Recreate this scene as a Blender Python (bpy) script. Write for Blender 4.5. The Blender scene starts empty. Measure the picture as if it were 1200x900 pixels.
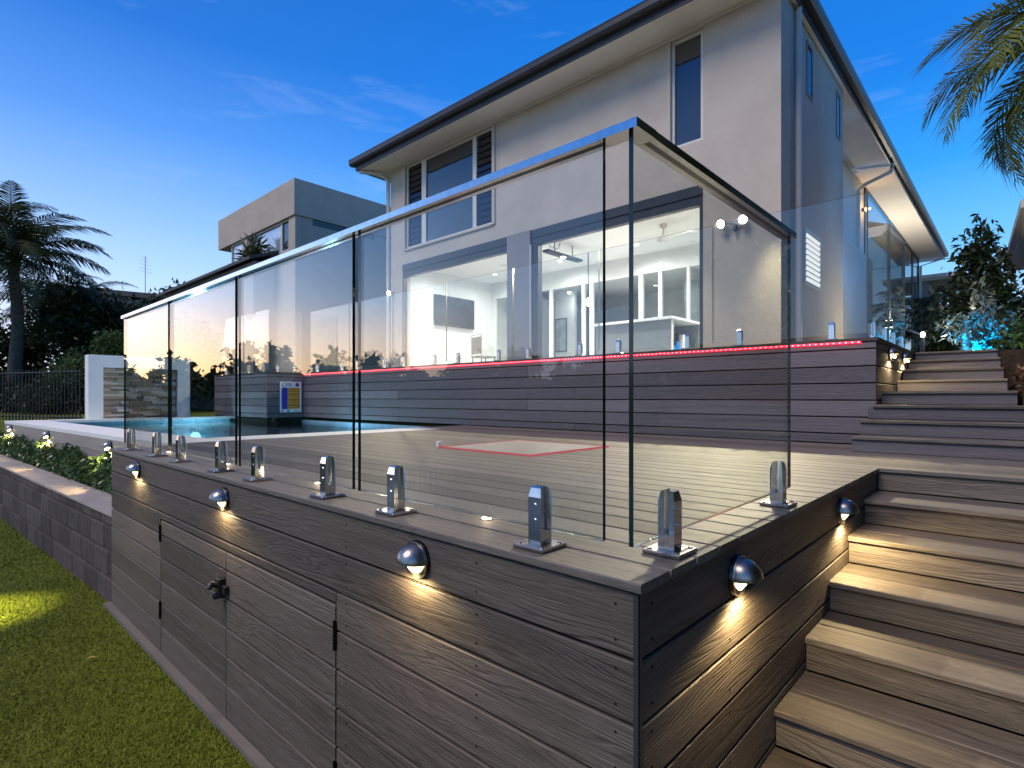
import bpy, math, random
import numpy as np
from mathutils import Vector, Matrix
R = math.radians
sc = bpy.context.scene
COL = sc.collection
rng = np.random.default_rng(7)
random.seed(7)

# ------------------------------------------------------------------ camera
cam = bpy.data.cameras.new("camera")
cam.lens = 650.0 / 1200.0 * 36.0
cam.sensor_width = 36.0
cam.shift_y = 16.0 / 1200.0
cam.clip_start = 0.02
cam.clip_end = 3000.0
cam_o = bpy.data.objects.new("camera", cam)
COL.objects.link(cam_o)
FW = math.atan2(599.0, 650.0)
cam_o.location = (-1.0575, -0.6004, 0.40)
cam_o.rotation_euler = (R(90), 0, FW - R(90))
sc.camera = cam_o

# ------------------------------------------------------------------ render
sc.render.engine = 'CYCLES'
sc.cycles.use_denoising = True
sc.cycles.max_bounces = 10
sc.cycles.diffuse_bounces = 4
sc.cycles.glossy_bounces = 5
sc.cycles.transmission_bounces = 6
sc.cycles.transparent_max_bounces = 40
sc.cycles.sample_clamp_indirect = 6.0
sc.cycles.caustics_reflective = False
sc.cycles.caustics_refractive = False
sc.view_settings.view_transform = 'Standard'
sc.view_settings.look = 'None'
sc.view_settings.gamma = 1.0
sc.view_settings.exposure = 0.27
sc.view_settings.use_curve_mapping = False

# ------------------------------------------------------------------ dusk sky
SUN_AZ = 112.0     # degrees from +X towards +Y, where the sun has just set
def srgb(r, g, b):
    f = lambda c: (c / 255.0) / 12.92 if c / 255.0 <= 0.04045 else ((c / 255.0 + 0.055) / 1.055) ** 2.4
    return (f(r), f(g), f(b), 1.0)
world = bpy.data.worlds.new("World")
sc.world = world
world.use_nodes = True
wt = world.node_tree
wt.nodes.clear()
def N(t, kind, **kw):
    n = t.nodes.new(kind)
    for k, v in kw.items():
        setattr(n, k, v)
    return n
def L(t, a, b):
    t.links.new(a, b)
def math_node(t, op, a, b=None, c=None):
    n = t.nodes.new('ShaderNodeMath')
    n.operation = op
    for i, v in enumerate((a, b, c)):
        if v is None: continue
        if isinstance(v, (int, float)): n.inputs[i].default_value = v
        else: t.links.new(v, n.inputs[i])
    return n.outputs[0]
def ramp(t, fac, stops, interp='LINEAR'):
    n = t.nodes.new('ShaderNodeValToRGB')
    cr = n.color_ramp
    cr.interpolation = interp
    while len(cr.elements) < len(stops): cr.elements.new(0.5)
    for e, (p, c) in zip(cr.elements, stops):
        e.position = p
        e.color = c if len(c) == 4 else (*c, 1)
    if fac is not None: t.links.new(fac, n.inputs[0])
    return n.outputs[0]
def mixc(t, fac, a, b, blend='MIX'):
    n = t.nodes.new('ShaderNodeMix')
    n.data_type = 'RGBA'
    n.blend_type = blend
    for s, v in ((n.inputs[0], fac), (n.inputs[6], a), (n.inputs[7], b)):
        if isinstance(v, (int, float)): s.default_value = v
        elif isinstance(v, tuple): s.default_value = v if len(v) == 4 else (*v, 1)
        else: t.links.new(v, s)
    return n.outputs[2]
wc = N(wt, 'ShaderNodeTexCoord')
sep = N(wt, 'ShaderNodeSeparateXYZ')
L(wt, wc.outputs['Generated'], sep.inputs[0])
elev = math_node(wt, 'MULTIPLY', math_node(wt, 'ARCSINE', sep.outputs[2]), 2 / math.pi)   # 0 horizon .. 1 zenith
hl = math_node(wt, 'SQRT', math_node(wt, 'ADD', math_node(wt, 'MULTIPLY', sep.outputs[0], sep.outputs[0]), math_node(wt, 'MULTIPLY', sep.outputs[1], sep.outputs[1])))
dot = math_node(wt, 'DIVIDE', math_node(wt, 'ADD', math_node(wt, 'MULTIPLY', sep.outputs[0], math.cos(R(SUN_AZ))), math_node(wt, 'MULTIPLY', sep.outputs[1], math.sin(R(SUN_AZ)))), math_node(wt, 'MAXIMUM', hl, 0.001))
toward = math_node(wt, 'MULTIPLY_ADD', dot, 0.5, 0.5)
away_c = ramp(wt, elev, [(0.0, srgb(205, 220, 238)), (0.07, srgb(158, 203, 244)), (0.14, srgb(98, 176, 238)), (0.21, srgb(36, 143, 226)), (0.29, srgb(0, 112, 208)), (0.5, srgb(0, 84, 172)), (1.0, srgb(10, 66, 138))])
sun_c = ramp(wt, elev, [(0.0, srgb(255, 182, 108)), (0.028, srgb(255, 222, 176)), (0.065, srgb(240, 226, 220)), (0.11, srgb(176, 206, 244)), (0.17, srgb(126, 172, 232)), (0.25, srgb(66, 136, 216)), (0.33, srgb(8, 100, 192)), (0.5, srgb(8, 78, 160)), (1.0, srgb(10, 66, 138))])
lav_c = ramp(wt, elev, [(0.0, srgb(222, 204, 208)), (0.03, srgb(192, 206, 240)), (0.11, srgb(162, 196, 243)), (0.17, srgb(124, 170, 233)), (0.25, srgb(66, 132, 215)), (0.33, srgb(10, 101, 193)), (0.5, srgb(8, 78, 160)), (1.0, srgb(10, 66, 138))])
near = ramp(wt, toward, [(0.60, (0, 0, 0)), (0.95, (1, 1, 1))], 'EASE')
glow = ramp(wt, toward, [(0.935, (0, 0, 0)), (0.99, (1, 1, 1))], 'EASE')
sky_c = mixc(wt, glow, mixc(wt, near, away_c, lav_c), sun_c)
# thin cirrus wisps
mp = N(wt, 'ShaderNodeMapping')
mp.inputs['Rotation'].default_value = (0, 0, R(-42))
mp.inputs['Scale'].default_value = (1.6, 1.6, 9.0)
L(wt, wc.outputs['Generated'], mp.inputs[0])
nz = N(wt, 'ShaderNodeTexNoise')
nz.inputs['Scale'].default_value = 2.1
nz.inputs['Detail'].default_value = 9
nz.inputs['Roughness'].default_value = 0.62
nz.inputs['Distortion'].default_value = 0.35
L(wt, mp.outputs[0], nz.inputs[0])
wisps = ramp(wt, nz.outputs[0], [(0.58, (0, 0, 0)), (0.80, (1, 1, 1))])
sky_c = mixc(wt, math_node(wt, 'MULTIPLY', wisps, 0.22), sky_c, srgb(178, 196, 232))
bg = N(wt, 'ShaderNodeBackground')
# the band just above the set sun is much brighter than the rest of the sky
band = ramp(wt, elev, [(0.0, (.75,) * 3), (0.05, (.70,) * 3), (0.12, (.45,) * 3), (0.22, (.15,) * 3), (0.35, (0, 0, 0))])
side = ramp(wt, toward, [(0.962, (0, 0, 0)), (0.993, (1, 1, 1))], 'EASE')
L(wt, math_node(wt, 'MULTIPLY_ADD', math_node(wt, 'MULTIPLY', band, side), 2.3, 1.15), bg.inputs[1])
L(wt, sky_c, bg.inputs[0])
nish = N(wt, 'ShaderNodeTexSky')
nish.sky_type = 'NISHITA'
nish.sun_disc = False
nish.sun_elevation = R(1.5)
nish.sun_rotation = R(90 - SUN_AZ)
bg2 = N(wt, 'ShaderNodeBackground')
bg2.inputs[1].default_value = 0.03
L(wt, nish.outputs[0], bg2.inputs[0])
ad = N(wt, 'ShaderNodeAddShader')
L(wt, bg.outputs[0], ad.inputs[0]); L(wt, bg2.outputs[0], ad.inputs[1])
wo = N(wt, 'ShaderNodeOutputWorld')
L(wt, ad.outputs[0], wo.inputs[0])

# broad warm fill lamp set high, standing in for the western afterglow
sl = bpy.data.lights.new("afterglow_fill", 'SUN')
sl.energy = 2.0
sl.angle = R(28)
sl.color = (1.0, 0.87, 0.75)
so = bpy.data.objects.new("afterglow_fill", sl)
COL.objects.link(so)
sd = Vector((math.cos(R(168)) * math.cos(R(52)), math.sin(R(168)) * math.cos(R(52)), math.sin(R(52))))
so.rotation_euler = sd.to_track_quat('Z', 'Y').to_euler()
so.location = sd * 40

# ------------------------------------------------------------------ helpers
def setp(o, label=None, cat=None, group=None, kind=None):
    if label: o['label'] = label
    if cat: o['category'] = cat
    if group: o['group'] = group
    if kind: o['kind'] = kind
    return o
def thing(name, loc, label, cat, group=None, rz=0.0):
    o = bpy.data.objects.new(name, None)
    o.empty_display_size = 0.1
    COL.objects.link(o)
    o.location = loc
    o.rotation_euler = (0, 0, rz)
    return setp(o, label, cat, group)
def wmat(o):
    m = Matrix.Identity(4)
    chain = []
    while o is not None:
        chain.append(o); o = o.parent
    for c in reversed(chain):
        m = m @ c.matrix_parent_inverse @ c.matrix_basis
    return m
def attach(o, parent, world=True):
    if parent is not None:
        o.parent = parent
        if world:
            o.matrix_parent_inverse = wmat(parent).inverted()
    return o
class MB:
    def __init__(s):
        s.v = []; s.f = []; s.sm = []; s.mi = []; s.cur = 0
    def add(s, vs, fs, smooth=False):
        b = len(s.v)
        s.v += [tuple(p) for p in vs]
        for f in fs:
            s.f.append(tuple(b + i for i in f)); s.sm.append(smooth); s.mi.append(s.cur)
        return s
    def box(s, x0, x1, y0, y1, z0, z1):
        if x0 > x1: x0, x1 = x1, x0
        if y0 > y1: y0, y1 = y1, y0
        if z0 > z1: z0, z1 = z1, z0
        return s.add([(x0, y0, z0), (x1, y0, z0), (x1, y1, z0), (x0, y1, z0), (x0, y0, z1), (x1, y0, z1), (x1, y1, z1), (x0, y1, z1)],
                     [(0, 3, 2, 1), (4, 5, 6, 7), (0, 1, 5, 4), (1, 2, 6, 5), (2, 3, 7, 6), (3, 0, 4, 7)])
    def bevbox(s, x0, x1, y0, y1, z0, z1, b):
        # box with every vertical and horizontal edge chamfered (by insetting three stacked rings)
        ring = lambda i, z: [(x0 + i, y0 + b, z), (x0 + b, y0 + i, z), (x1 - b, y0 + i, z), (x1 - i, y0 + b, z), (x1 - i, y1 - b, z), (x1 - b, y1 - i, z), (x0 + b, y1 - i, z), (x0 + i, y1 - b, z)]
        vs = [ (max(min(x, x1 - b), x0 + b), max(min(y, y1 - b), y0 + b), z0) for x, y, z in ring(0, z0)]
        vs += ring(0, z0 + b) + ring(0, z1 - b)
        vs += [(max(min(x, x1 - b), x0 + b), max(min(y, y1 - b), y0 + b), z1) for x, y, z in ring(0, z1)]
        fs = []
        for k in range(3):
            for i in range(8):
                j = (i + 1) % 8
                fs.append((k * 8 + i, k * 8 + j, k * 8 + 8 + j, k * 8 + 8 + i))
        fs.append(tuple(24 + i for i in range(8))); fs.append(tuple(reversed(range(8))))
        return s.add(vs, fs)
    def prism(s, poly, z0, z1):
        n = len(poly)
        vs = [(x, y, z0) for x, y in poly] + [(x, y, z1) for x, y in poly]
        fs = [tuple(reversed(range(n))), tuple(range(n, 2 * n))] + [(i, (i + 1) % n, n + (i + 1) % n, n + i) for i in range(n)]
        return s.add(vs, fs)
    def quad(s, a, b, c, d):
        return s.add([a, b, c, d], [(0, 1, 2, 3)])
    def tube(s, pts, rad, n=8, caps=True, smooth=True):
        pts = [Vector(p) for p in pts]
        if isinstance(rad, (int, float)): rad = [rad] * len(pts)
        vs = []
        up = Vector((0, 0, 1))
        for i, p in enumerate(pts):
            d = (pts[min(i + 1, len(pts) - 1)] - pts[max(i - 1, 0)]).normalized()
            ref = up if abs(d.z) < 0.95 else Vector((1, 0, 0))
            a = d.cross(ref).normalized(); b = d.cross(a).normalized()
            for k in range(n):
                t = 2 * math.pi * k / n
                vs.append(p + (a * math.cos(t) + b * math.sin(t)) * rad[i])
        fs = []
        for i in range(len(pts) - 1):
            for k in range(n):
                j = (k + 1) % n
                fs.append((i * n + k, i * n + j, (i + 1) * n + j, (i + 1) * n + k))
        s.add(vs, fs, smooth)
        if caps:
            s.add(vs[:n], [tuple(range(n))]); s.add(vs[-n:], [tuple(reversed(range(n)))])
        return s
    def build(s, name, mat, parent=None, world=True, loc=None):
        me = bpy.data.meshes.new(name)
        me.from_pydata(s.v, [], s.f)
        mats = mat if isinstance(mat, (list, tuple)) else [mat]
        for m in mats: me.materials.append(m)
        if any(s.sm): me.polygons.foreach_set('use_smooth', s.sm)
        if len(mats) > 1: me.polygons.foreach_set('material_index', s.mi)
        me.update()
        o = bpy.data.objects.new(name, me)
        COL.objects.link(o)
        if loc is not None: o.location = loc
        return attach(o, parent, world)
def npmesh(name, verts, faces, mat, parent=None, world=True, smooth=False):
    """verts (n,3), faces (m,k) numpy"""
    me = bpy.data.meshes.new(name)
    nv, (nf, k) = len(verts), faces.shape
    me.vertices.add(nv); me.vertices.foreach_set('co', np.asarray(verts, np.float32).ravel())
    me.loops.add(nf * k); me.loops.foreach_set('vertex_index', faces.astype(np.int32).ravel())
    me.polygons.add(nf)
    me.polygons.foreach_set('loop_start', np.arange(0, nf * k, k, dtype=np.int32))
    me.polygons.foreach_set('loop_total', np.full(nf, k, np.int32))
    if smooth: me.polygons.foreach_set('use_smooth', np.ones(nf, bool))
    for m in (mat if isinstance(mat, (list, tuple)) else [mat]): me.materials.append(m)
    me.update(calc_edges=True)
    o = bpy.data.objects.new(name, me)
    COL.objects.link(o)
    return attach(o, parent, world)
def copy_tree(o, parent=None):
    c = o.copy(); COL.objects.link(c)
    if parent is not None:
        c.parent = parent
        c.matrix_parent_inverse = o.matrix_parent_inverse.copy()
    for ch in list(o.children): copy_tree(ch, c)
    return c

# ------------------------------------------------------------------ materials
MATS = {}
def new_mat(name):
    m = bpy.data.materials.new(name); m.use_nodes = True
    t = m.node_tree; t.nodes.clear()
    out = N(t, 'ShaderNodeOutputMaterial')
    MATS[name] = m
    return m, t, out
def principled(t, out, col=None, rough=0.5, metal=0.0, spec=0.5):
    p = N(t, 'ShaderNodeBsdfPrincipled')
    if isinstance(col, tuple): p.inputs['Base Color'].default_value = (*col[:3], 1)
    elif col is not None: L(t, col, p.inputs['Base Color'])
    if isinstance(rough, (int, float)): p.inputs['Roughness'].default_value = rough
    else: L(t, rough, p.inputs['Roughness'])
    p.inputs['Metallic'].default_value = metal
    p.inputs['Specular IOR Level'].default_value = spec
    L(t, p.outputs[0], out.inputs[0])
    return p
def coords(t, space='Object', scale=(1, 1, 1), rnd=0.0):
    tc = N(t, 'ShaderNodeTexCoord')
    m = N(t, 'ShaderNodeMapping')
    m.inputs['Scale'].default_value = scale
    L(t, tc.outputs[space], m.inputs[0])
    if rnd:
        oi = N(t, 'ShaderNodeObjectInfo')
        cmb = N(t, 'ShaderNodeCombineXYZ')
        for i, k in enumerate((1.0, 0.73, 0.31)):
            L(t, math_node(t, 'MULTIPLY', oi.outputs['Random'], rnd * k), cmb.inputs[i])
        L(t, cmb.outputs[0], m.inputs['Location'])
    return m.outputs[0]
def noise(t, vec, scale, detail=4, rough=0.55, dist=0.0):
    n = N(t, 'ShaderNodeTexNoise')
    n.inputs['Scale'].default_value = scale
    n.inputs['Detail'].default_value = detail
    n.inputs['Roughness'].default_value = rough
    n.inputs['Distortion'].default_value = dist
    L(t, vec, n.inputs[0])
    return n.outputs[0]
def bump(t, p, h, strength=0.3, dist=0.01):
    b = N(t, 'ShaderNodeBump')
    b.inputs['Strength'].default_value = strength
    b.inputs['Distance'].default_value = dist
    L(t, h, b.inputs['Height']); L(t, b.outputs[0], p.inputs['Normal'])
def plain(name, col, rough=0.5, metal=0.0, spec=0.5, var=0.12, nscale=6.0, bmp=0.0, bscale=200.0, bdist=0.002):
    m, t, out = new_mat(name)
    v = coords(t)
    n = noise(t, v, nscale, 5)
    lo = tuple(c * (1 - var) for c in col); hi = tuple(min(1, c * (1 + var)) for c in col)
    p = principled(t, out, ramp(t, n, [(0.3, lo), (0.7, hi)]), rough, metal, spec)
    if bmp: bump(t, p, noise(t, v, bscale, 3), bmp, bdist)
    return m
def wood_mat(name, dark, light, rough=0.6, gbump=0.8):
    """embossed composite decking; the grain follows each board's own X axis"""
    m, t, out = new_mat(name)
    v = coords(t, rnd=90.0)
    mp2 = N(t, 'ShaderNodeMapping'); mp2.inputs['Scale'].default_value = (1.0, 44, 44); L(t, v, mp2.inputs[0])
    streak = noise(t, mp2.outputs[0], 1.0, 6, 0.65, 0.4)
    mp3 = N(t, 'ShaderNodeMapping'); mp3.inputs['Scale'].default_value = (9.0, 170, 170); L(t, v, mp3.inputs[0])
    fine = noise(t, mp3.outputs[0], 1.0, 4, 0.65, 0.3)
    mp4 = N(t, 'ShaderNodeMapping'); mp4.inputs['Scale'].default_value = (1.5, 17, 17); L(t, v, mp4.inputs[0])
    wv = N(t, 'ShaderNodeTexWave'); wv.wave_type = 'BANDS'; wv.bands_direction = 'Y'
    wv.inputs['Scale'].default_value = 1.15; wv.inputs['Distortion'].default_value = 11.0
    wv.inputs['Detail'].default_value = 3.0; wv.inputs['Detail Scale'].default_value = 0.55; wv.inputs['Detail Roughness'].default_value = 0.5
    mp5 = N(t, 'ShaderNodeMapping'); mp5.inputs['Scale'].default_value = (.9, 7, 7); L(t, v, mp5.inputs[0])
    warp = noise(t, mp5.outputs[0], 1.0, 2, 0.5)
    wx = N(t, 'ShaderNodeCombineXYZ'); L(t, math_node(t, 'MULTIPLY_ADD', warp, 5.0, -2.5), wx.inputs[1])
    wa = N(t, 'ShaderNodeVectorMath'); wa.operation = 'ADD'; L(t, mp4.outputs[0], wa.inputs[0]); L(t, wx.outputs[0], wa.inputs[1])
    L(t, wa.outputs[0], wv.inputs[0])
    ring = ramp(t, wv.outputs['Fac'], [(0.05, (0, 0, 0)), (0.45, (1, 1, 1))])
    mp6 = N(t, 'ShaderNodeMapping'); mp6.inputs['Scale'].default_value = (1.6, 12, 12); L(t, v, mp6.inputs[0])
    ring = mixc(t, ramp(t, noise(t, mp6.outputs[0], 1.0, 3), [(0.38, (0, 0, 0)), (0.62, (1, 1, 1))]), (.7, .7, .7), ring)
    g = math_node(t, 'ADD', math_node(t, 'MULTIPLY', streak, 0.42), math_node(t, 'ADD', math_node(t, 'MULTIPLY', ring, 0.10), math_node(t, 'MULTIPLY', fine, 0.46)))
    oi = N(t, 'ShaderNodeObjectInfo')
    g2 = math_node(t, 'ADD', g, math_node(t, 'MULTIPLY_ADD', oi.outputs['Random'], 0.28, -0.14))
    col = ramp(t, g2, [(0.36, dark), (0.54, tuple((a + b) / 2 for a, b in zip(dark, light))), (0.72, light)])
    blot = noise(t, v, 1.7, 5, 0.6)
    col = mixc(t, math_node(t, 'MULTIPLY', ramp(t, blot, [(0.45, (0, 0, 0)), (0.75, (1, 1, 1))]), 0.28), col, (dark[0] * 1.5, dark[1] * 1.35, dark[2] * 1.2))
    p = principled(t, out, col, ramp(t, fine, [(0.3, (rough - .08,) * 3), (0.7, (rough + .12,) * 3)]), 0, 0.45)
    bump(t, p, math_node(t, 'ADD', math_node(t, 'MULTIPLY', fine, 0.8), math_node(t, 'MULTIPLY', ring, 0.35)), gbump, 0.004)
    return m
M_FASCIA = wood_mat('composite_fascia', (.046, .036, .029), (.16, .129, .106))
M_DECK = wood_mat('composite_deck', (.07, .059, .05), (.21, .183, .155), 0.58, 0.8)
M_STEP = wood_mat('composite_step', (.045, .036, .029), (.205, .172, .140), 0.58, 1.0)
M_WING = wood_mat('composite_weathered', (.20, .175, .15), (.40, .36, .315), 0.6, 0.4)
M_TWALL = wood_mat('composite_terrace_wall', (.085, .078, .088), (.18, .165, .178))
def glass_mat(name, tint, ior=1.52, rough=0.0, dirt=0.0):
    """clear architectural glass: Fresnel mirror over straight transmission"""
    m, t, out = new_mat(name)
    geo = N(t, 'ShaderNodeNewGeometry')
    vd = N(t, 'ShaderNodeVectorMath'); vd.operation = 'DOT_PRODUCT'
    L(t, geo.outputs['Normal'], vd.inputs[0]); L(t, geo.outputs['Incoming'], vd.inputs[1])
    cosv = math_node(t, 'ABSOLUTE', vd.outputs['Value'])
    f0 = ((ior - 1) / (ior + 1)) ** 2
    fres = math_node(t, 'MULTIPLY_ADD', math_node(t, 'POWER', math_node(t, 'SUBTRACT', 1.0, cosv), 5.0), 1 - f0, f0)
    tr = N(t, 'ShaderNodeBsdfTransparent'); tr.inputs[0].default_value = (*tint, 1)
    gl = N(t, 'ShaderNodeBsdfAnisotropic'); gl.inputs['Roughness'].default_value = rough
    gl.inputs[0].default_value = (1, 1, 1, 1)
    ms = N(t, 'ShaderNodeMixShader')
    L(t, fres, ms.inputs[0]); L(t, tr.outputs[0], ms.inputs[1]); L(t, gl.outputs[0], ms.inputs[2])
    last = ms.outputs[0]
    if dirt:
        v = coords(t, 'Object')
        sp = noise(t, v, 160, 2, 0.5)
        st = noise(t, v, 3.0, 4, 0.6)
        d = math_node(t, 'MULTIPLY', ramp(t, sp, [(0.70, (0, 0, 0)), (0.78, (1, 1, 1))]), ramp(t, st, [(0.45, (0, 0, 0)), (0.8, (1, 1, 1))]))
        d = math_node(t, 'MULTIPLY', d, dirt)
        df = N(t, 'ShaderNodeBsdfDiffuse'); df.inputs[0].default_value = (.75, .75, .72, 1)
        m2 = N(t, 'ShaderNodeMixShader')
        L(t, d, m2.inputs[0]); L(t, last, m2.inputs[1]); L(t, df.outputs[0], m2.inputs[2]); last = m2.outputs[0]
    L(t, last, out.inputs[0])
    return m
M_GLASS = glass_mat('fence_glass', (.955, .972, .962), 1.53, 0.0, 0.7)
M_TGLASS = glass_mat('terrace_glass', (.965, .978, .972), 1.52, 0.0, 0.0)
M_ROOMGLASS = glass_mat('door_glass', (.93, .945, .94), 1.5)
M_EDGE = plain('glass_edge', (.012, .022, .02), 0.12, 0, 0.6, 0.2)
M_EDGE_L = plain('glass_edge_polished', (.10, .15, .135), 0.2, 0, 0.6, 0.1)
def window_mat(name, base, ior=2.3):
    m, t, out = new_mat(name)
    p = principled(t, out, base, 0.03)
    p.inputs['IOR'].default_value = ior
    v = coords(t, 'Object')
    bump(t, p, noise(t, v, 0.8, 2), 0.02, 0.05)
    return m
M_WIN = window_mat('window_glass', (.035, .04, .048), 2.0)
M_WIND = window_mat('window_louvre_glass', (.02, .02, .022), 1.6)
def stucco(name, col, sc_=90, b=0.35, var=0.10, blot=1.5):
    m, t, out = new_mat(name)
    v = coords(t)
    n = noise(t, v, blot, 6, 0.6)
    n2 = noise(t, v, sc_, 4, 0.7)
    c = ramp(t, math_node(t, 'ADD', math_node(t, 'MULTIPLY', n, 0.7), math_node(t, 'MULTIPLY', n2, 0.3)), [(0.35, tuple(x * (1 - var) for x in col)), (0.65, tuple(min(1, x * (1 + var)) for x in col))])
    p = principled(t, out, c, 0.9, 0, 0.25)
    bump(t, p, n2, b, 0.004)
    return m
M_WALL = stucco('render_warm_grey', (.53, .475, .41))
M_WALL2 = stucco('render_mid_grey', (.30, .29, .285))
M_NEIGH = stucco('render_neighbour_beige', (.42, .375, .32))
M_PIER = stucco('render_pier_grey', (.27, .275, .285))
M_WHITE = stucco('render_white', (.78, .78, .76), 120, 0.1, 0.03)
M_CEIL = plain('ceiling_white', (.82, .82, .80), 0.9, 0, 0.2, 0.015)
M_INWALL = plain('interior_white', (.76, .77, .75), 0.85, 0, 0.25, 0.02)
M_SOFFIT = plain('soffit_cream', (.84, .82, .77), 0.85, 0, 0.2, 0.03)
M_GUTTER = plain('gutter_charcoal', (.045, .043, .045), 0.35, 0.0, 0.5, 0.12)
M_CHAR = plain('charcoal_frame', (.035, .038, .045), 0.35, 0, 0.5, 0.1)
M_TRIM = plain('window_frame_cream', (.66, .64, .60), 0.5, 0, 0.4, 0.03)
M_PIPE = plain('downpipe_grey', (.64, .62, .59), 0.4, 0, 0.4, 0.04)
M_STEEL = plain('polished_steel', (.62, .64, .68), 0.13, 1.0, 0.5, 0.08, 40, 0.04, 300)
M_STEELB = plain('brushed_steel', (.31, .295, .28), 0.34, 1.0, 0.5, 0.1, 60)
M_DARKSTEEL = plain('dark_steel', (.05, .05, .055), 0.3, 1.0, 0.5, 0.1)
M_BLACK = plain('black_satin', (.012, .012, .013), 0.4, 0, 0.5, 0.1)
M_DARKIN = plain('dark_subframe', (.012, .011, .010), 0.9, 0, 0.1, 0.1)
M_CONC = stucco('concrete_edge', (.15, .135, .12), 60, 0.5, 0.15)
M_LEDGE = stucco('concrete_ledge', (.36, .315, .275), 140, 0.3, 0.16, 3)
M_PAVE = stucco('white_paver', (.70, .69, .66), 150, 0.15, 0.06)
M_ROOF = plain('roof_tile_dark', (.05, .05, .055), 0.7)
M_MULCH = stucco('bark_mulch', (.055, .036, .024), 55, 1.0, 0.5, 14)
M_SOIL = stucco('garden_soil', (.04, .03, .022), 60, 1.0, 0.4, 10)
M_TILE = plain('floor_tile', (.62, .61, .58), 0.4, 0, 0.4, 0.06)
M_BRONZE = plain('black_hinge', (.02, .019, .017), 0.35, 0.8, 0.5, 0.1)
M_BARK = plain('palm_bark', (.10, .085, .07), 0.9, 0, 0.2, 0.35, 12, 0.6, 40, 0.02)
M_FENCEB = plain('fence_black', (.015, .015, .016), 0.45, 0, 0.4, 0.1)
M_FENCEW = plain('fence_pale', (.62, .61, .56), 0.5, 0, 0.4, 0.06)
M_SCREEN = plain('tv_screen', (.02, .024, .028), 0.12, 0, 0.7, 0.1)
M_CABGREY = plain('cabinet_grey', (.20, .22, .23), 0.5, 0, 0.4, 0.05)
M_TIMBER = wood_mat('timber_warm', (.16, .075, .03), (.42, .22, .09))
def emit(name, col, strength, sampling='NONE'):
    m, t, out = new_mat(name)
    e = N(t, 'ShaderNodeEmission'); e.inputs[0].default_value = (*col, 1); e.inputs[1].default_value = strength
    L(t, e.outputs[0], out.inputs[0])
    m.cycles.emission_sampling = sampling
    return m
E_WARM = emit('lamp_warm', (1.0, .70, .30), 9.0)
E_STAR = emit('lamp_bare', (1.0, .80, .50), 40.0)
E_DECK = emit('lamp_deck', (1.0, .78, .48), 14.0)
E_DOWN = emit('lamp_downlight', (1.0, .97, .92), 30.0)
E_RED = emit('led_red', (1.0, .012, .03), 9.0, 'AUTO')
E_REDDOT = emit('led_diode', (1.0, .22, .22), 7.0)
E_SLAT = emit('glowing_shutter', (1.0, .98, .95), .75)  # slats emit in place of light from the room behind
E_POOL = emit('lamp_pool', (.55, .85, 1.0), 9.0)
E_ORANGE = emit('lamp_orange', (1.0, .45, .06), 25.0)
def leaf_mat(name, a, b, trans=0.25, rough=0.5, spec=0.35):
    m, t, out = new_mat(name)
    v = coords(t)
    n = noise(t, v, 3.0, 3)
    n2 = noise(t, v, 37.0, 2)
    c = ramp(t, math_node(t, 'ADD', math_node(t, 'MULTIPLY', n, 0.4), math_node(t, 'MULTIPLY', n2, 0.6)), [(0.34, a), (0.66, b)])
    p = N(t, 'ShaderNodeBsdfPrincipled'); L(t, c, p.inputs['Base Color']); p.inputs['Roughness'].default_value = rough
    p.inputs['Specular IOR Level'].default_value = spec
    tl = N(t, 'ShaderNodeBsdfTranslucent'); L(t, c, tl.inputs[0])
    ms = N(t, 'ShaderNodeMixShader'); ms.inputs[0].default_value = trans
    L(t, p.outputs[0], ms.inputs[1]); L(t, tl.outputs[0], ms.inputs[2]); L(t, ms.outputs[0], out.inputs[0])
    return m
M_LEAF = leaf_mat('leaf_hedge', (.035, .065, .018), (.10, .15, .04))
M_LEAFD = leaf_mat('leaf_dark', (.018, .034, .012), (.05, .075, .025))
M_LEAFG = leaf_mat('leaf_gardenia', (.03, .07, .018), (.12, .19, .06), 0.15, 0.28, 0.5)
M_PALM = leaf_mat('leaf_palm', (.03, .045, .018), (.085, .10, .03), 0.3)
M_PALMG = leaf_mat('leaf_palm_green', (.07, .11, .018), (.24, .25, .05), 0.3, 0.4)
M_BIGLEAF = leaf_mat('leaf_magnolia', (.02, .038, .02), (.055, .075, .035), 0.15, 0.4)
M_FRANGI = leaf_mat('leaf_frangipani', (.10, .15, .13), (.22, .27, .26), 0.2, 0.35)
def grass_mat(name, blade):
    m, t, out = new_mat(name)
    v = coords(t)
    n = noise(t, v, 1.4, 4)
    n2 = noise(t, v, 240.0 if not blade else 60.0, 3, 0.7)
    c = ramp(t, math_node(t, 'ADD', math_node(t, 'MULTIPLY', n, 0.35), math_node(t, 'MULTIPLY', n2, 0.65)), [(0.32, (.095, .12, .014)), (0.52, (.18, .21, .02)), (0.72, (.29, .31, .045))])
    p = principled(t, out, c, 0.75, 0, 0.2)
    if not blade: bump(t, p, n2, 1.0, 0.02)
    return m
M_GRASS = grass_mat('lawn_turf', False)
M_BLADE = grass_mat('lawn_blade', True)
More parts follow.
